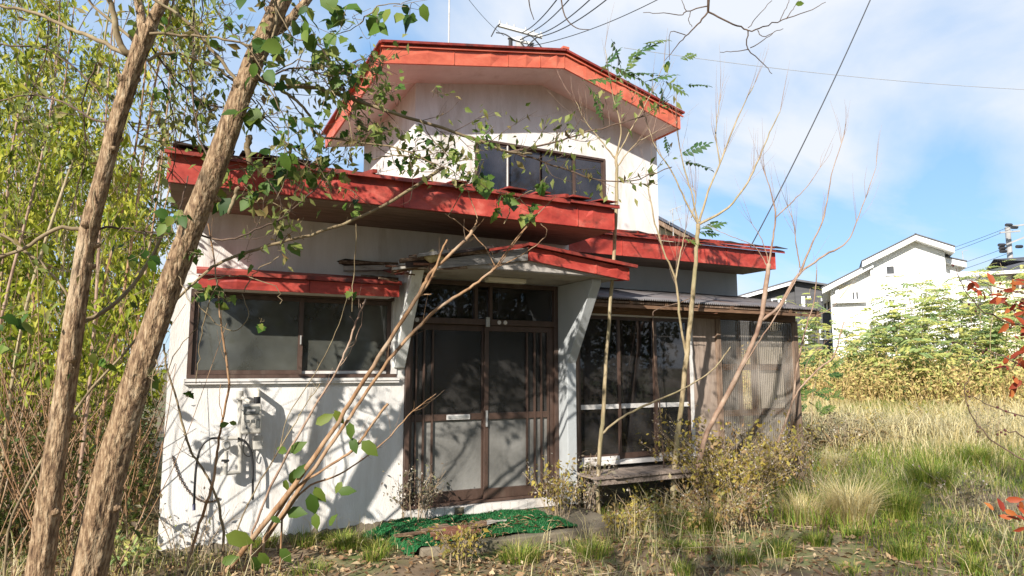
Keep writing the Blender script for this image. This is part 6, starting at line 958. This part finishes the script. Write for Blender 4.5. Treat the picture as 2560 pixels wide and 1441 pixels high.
# --- young locust shrubs growing at the back of the lot
def locust_shrub(x, d, h, lb, grp):
    p = W(x, 1000, d); b = np.array((p[0], p[1], float(gz(p[0], p[1])))); t = thing('locust_shrub', lb, 'shrub', b, grp); nb = NP(); lf = NP(); P_, D_, Nn, L_, K_ = [], [], [], [], []
    for k in range(R.randint(4, 6)):
        a = R.uniform(0, 6.28); top = b+np.array((math.cos(a)*R.uniform(.2, 1.0), math.sin(a)*R.uniform(.2, 1.0), h*R.uniform(.6, 1.05))); q = crom([b+rv(.15)*np.array((1, 1, 0)), (b+top)/2+rv(.2), top], 8); nb.add(*tube(q, [.018, .006], 5))
        for j in range(32):
            i = R.randint(4, len(q)-1); az = R.uniform(0, 6.28); dd = unit(np.array((math.cos(az), math.sin(az), R.uniform(-.25, .35)))); l = R.uniform(.35, .65); s = unit(np.cross(dd, (0, 0, 1))); c = R.random()
            for u in range(6):
                for sg in (-1, 1): P_.append(q[i]+dd*l*(.2+.13*u)+np.array((0, 0, -.12*(u/6)**2))); D_.append(dd*.35+s*sg+np.array((0, 0, -.1))); Nn.append(np.array((0, 0, .5))+np.array(SUN_TO)+rv(.5)); L_.append(l*.24); K_.append(min(1, max(0, c+R.uniform(-.15, .15))))
    nb.build('trunk', 'bark_pale', t); L_ = np.array(L_); add_leaves(lf, LEAF4, np.array(P_), np.array(D_), np.array(Nn), L_, L_*.5, np.array(K_)); tag(lf.build('crown', 'leaf_shrub', t), kind='stuff')
for i, (x, d, h) in enumerate([(2200, 22, 2.5), (2140, 25, 2.5), (2260, 20.5, 3.2), (2330, 20, 3.8), (2390, 21.5, 4.1), (2440, 19.5, 4.1), (2500, 21, 3.8), (2560, 20, 3.8), (2040, 24, 3.2), (2000, 27, 3.8), (2300, 24, 3.6), (2420, 25, 4.0), (2480, 17.5, 2.8), (2340, 18, 2.5), (2240, 18.5, 2.1), (2100, 20, 1.9), (2600, 23, 4.3), (2180, 24, 2.0)]): locust_shrub(x, d, h, ('tall' if h > 3 else 'low')+' feathery yellow green locust shrub before the '+('dark' if x < 2070 else 'white' if x < 2400 else 'beige')+' house', ('tall' if h > 3 else 'low')+' locust shrubs before the '+('dark' if x < 2070 else 'white' if x < 2400 else 'beige')+' house')

# --- shrub with red leaves and dark berries reaching in from the right edge
def red_shrub():
    d = 3.6; b = G(2660, 1460); b = np.array((b[0]+.25, b[1]-.1, float(gz(b[0], b[1]))-.03)); t = thing('red_leaved_shrub', 'shrub with red autumn leaves and small dark berries reaching in from the right', 'shrub', b); tr = crom([b, b+np.array((0, 0, .5)), W(2720, 950, d), W(2700, 700, d)], 5); nb = NP(); nb.add(*tube(tr, [.02, .01], 7)); nb.build('trunk', 'bark_dark', t, smooth=True); bp = []
    for pts in ([(2716, 900), (2620, 930), (2560, 915), (2500, 890), (2440, 870), (2380, 855)], [(2712, 850), (2600, 820), (2500, 800), (2420, 740), (2390, 670)], [(2718, 1080), (2640, 1180), (2560, 1150), (2480, 1100), (2430, 1040), (2410, 980), (2425, 940)], [(2716, 1000), (2620, 1060), (2560, 1040), (2490, 1020), (2430, 990)], [(2700, 720), (2620, 740), (2560, 735), (2500, 720), (2440, 700)], [(2700, 760), (2600, 780), (2540, 770)], [(2700, 1000), (2600, 960), (2560, 950)], [(2718, 1200), (2640, 1260), (2560, 1270)], [(2718, 1130), (2600, 1120), (2540, 1080), (2490, 1080)]): q = wpath(pts, d, 5, .004); bp.append(q); nb = NP(); nb.add(*tube(q, [.006, .002], 5)); nb.build('branch', 'bark_dark', t, smooth=True)
    for x, y, n, s in ((2490, 735, 8, 24), (2540, 760, 16, 30), (2550, 800, 10, 22), (2545, 930, 14, 26), (2440, 712, 3, 12), (2525, 1265, 6, 22), (2555, 1300, 5, 18), (2550, 860, 6, 18), (2590, 780, 12, 40), (2590, 940, 10, 40)):
        for k in range(n): l = R.uniform(.05, .09); leaf_obj(LM['red'], t, W(x+R.gauss(0, s), y+R.gauss(0, s*.7), d+R.uniform(-.1, .1)), rv(1)+np.array((0, 0, -.1)), -FW+np.array((0, 0, .6))+rv(.7), l, l*.45)
    bm = MB(); bm.v = []; ic = []
    nb = NP(); a = np.linspace(0, 2*math.pi, 8); v, tt = tube(np.array([(0, 0, z) for z in (-1, -.7, 0, .7, 1)]), [.25, .75, 1, .75, .25], 7); me = np_mesh('berry', v*.0065, tt, 'berry', smooth=True)
    for q in bp:
        for k in range(8): p = q[R.randint(2, len(q)-1)]+rv(.03); o = bpy.data.objects.new('berry', me); COL.objects.link(o); o.parent = t; o.location = p-ORG[t.name]
red_shrub()
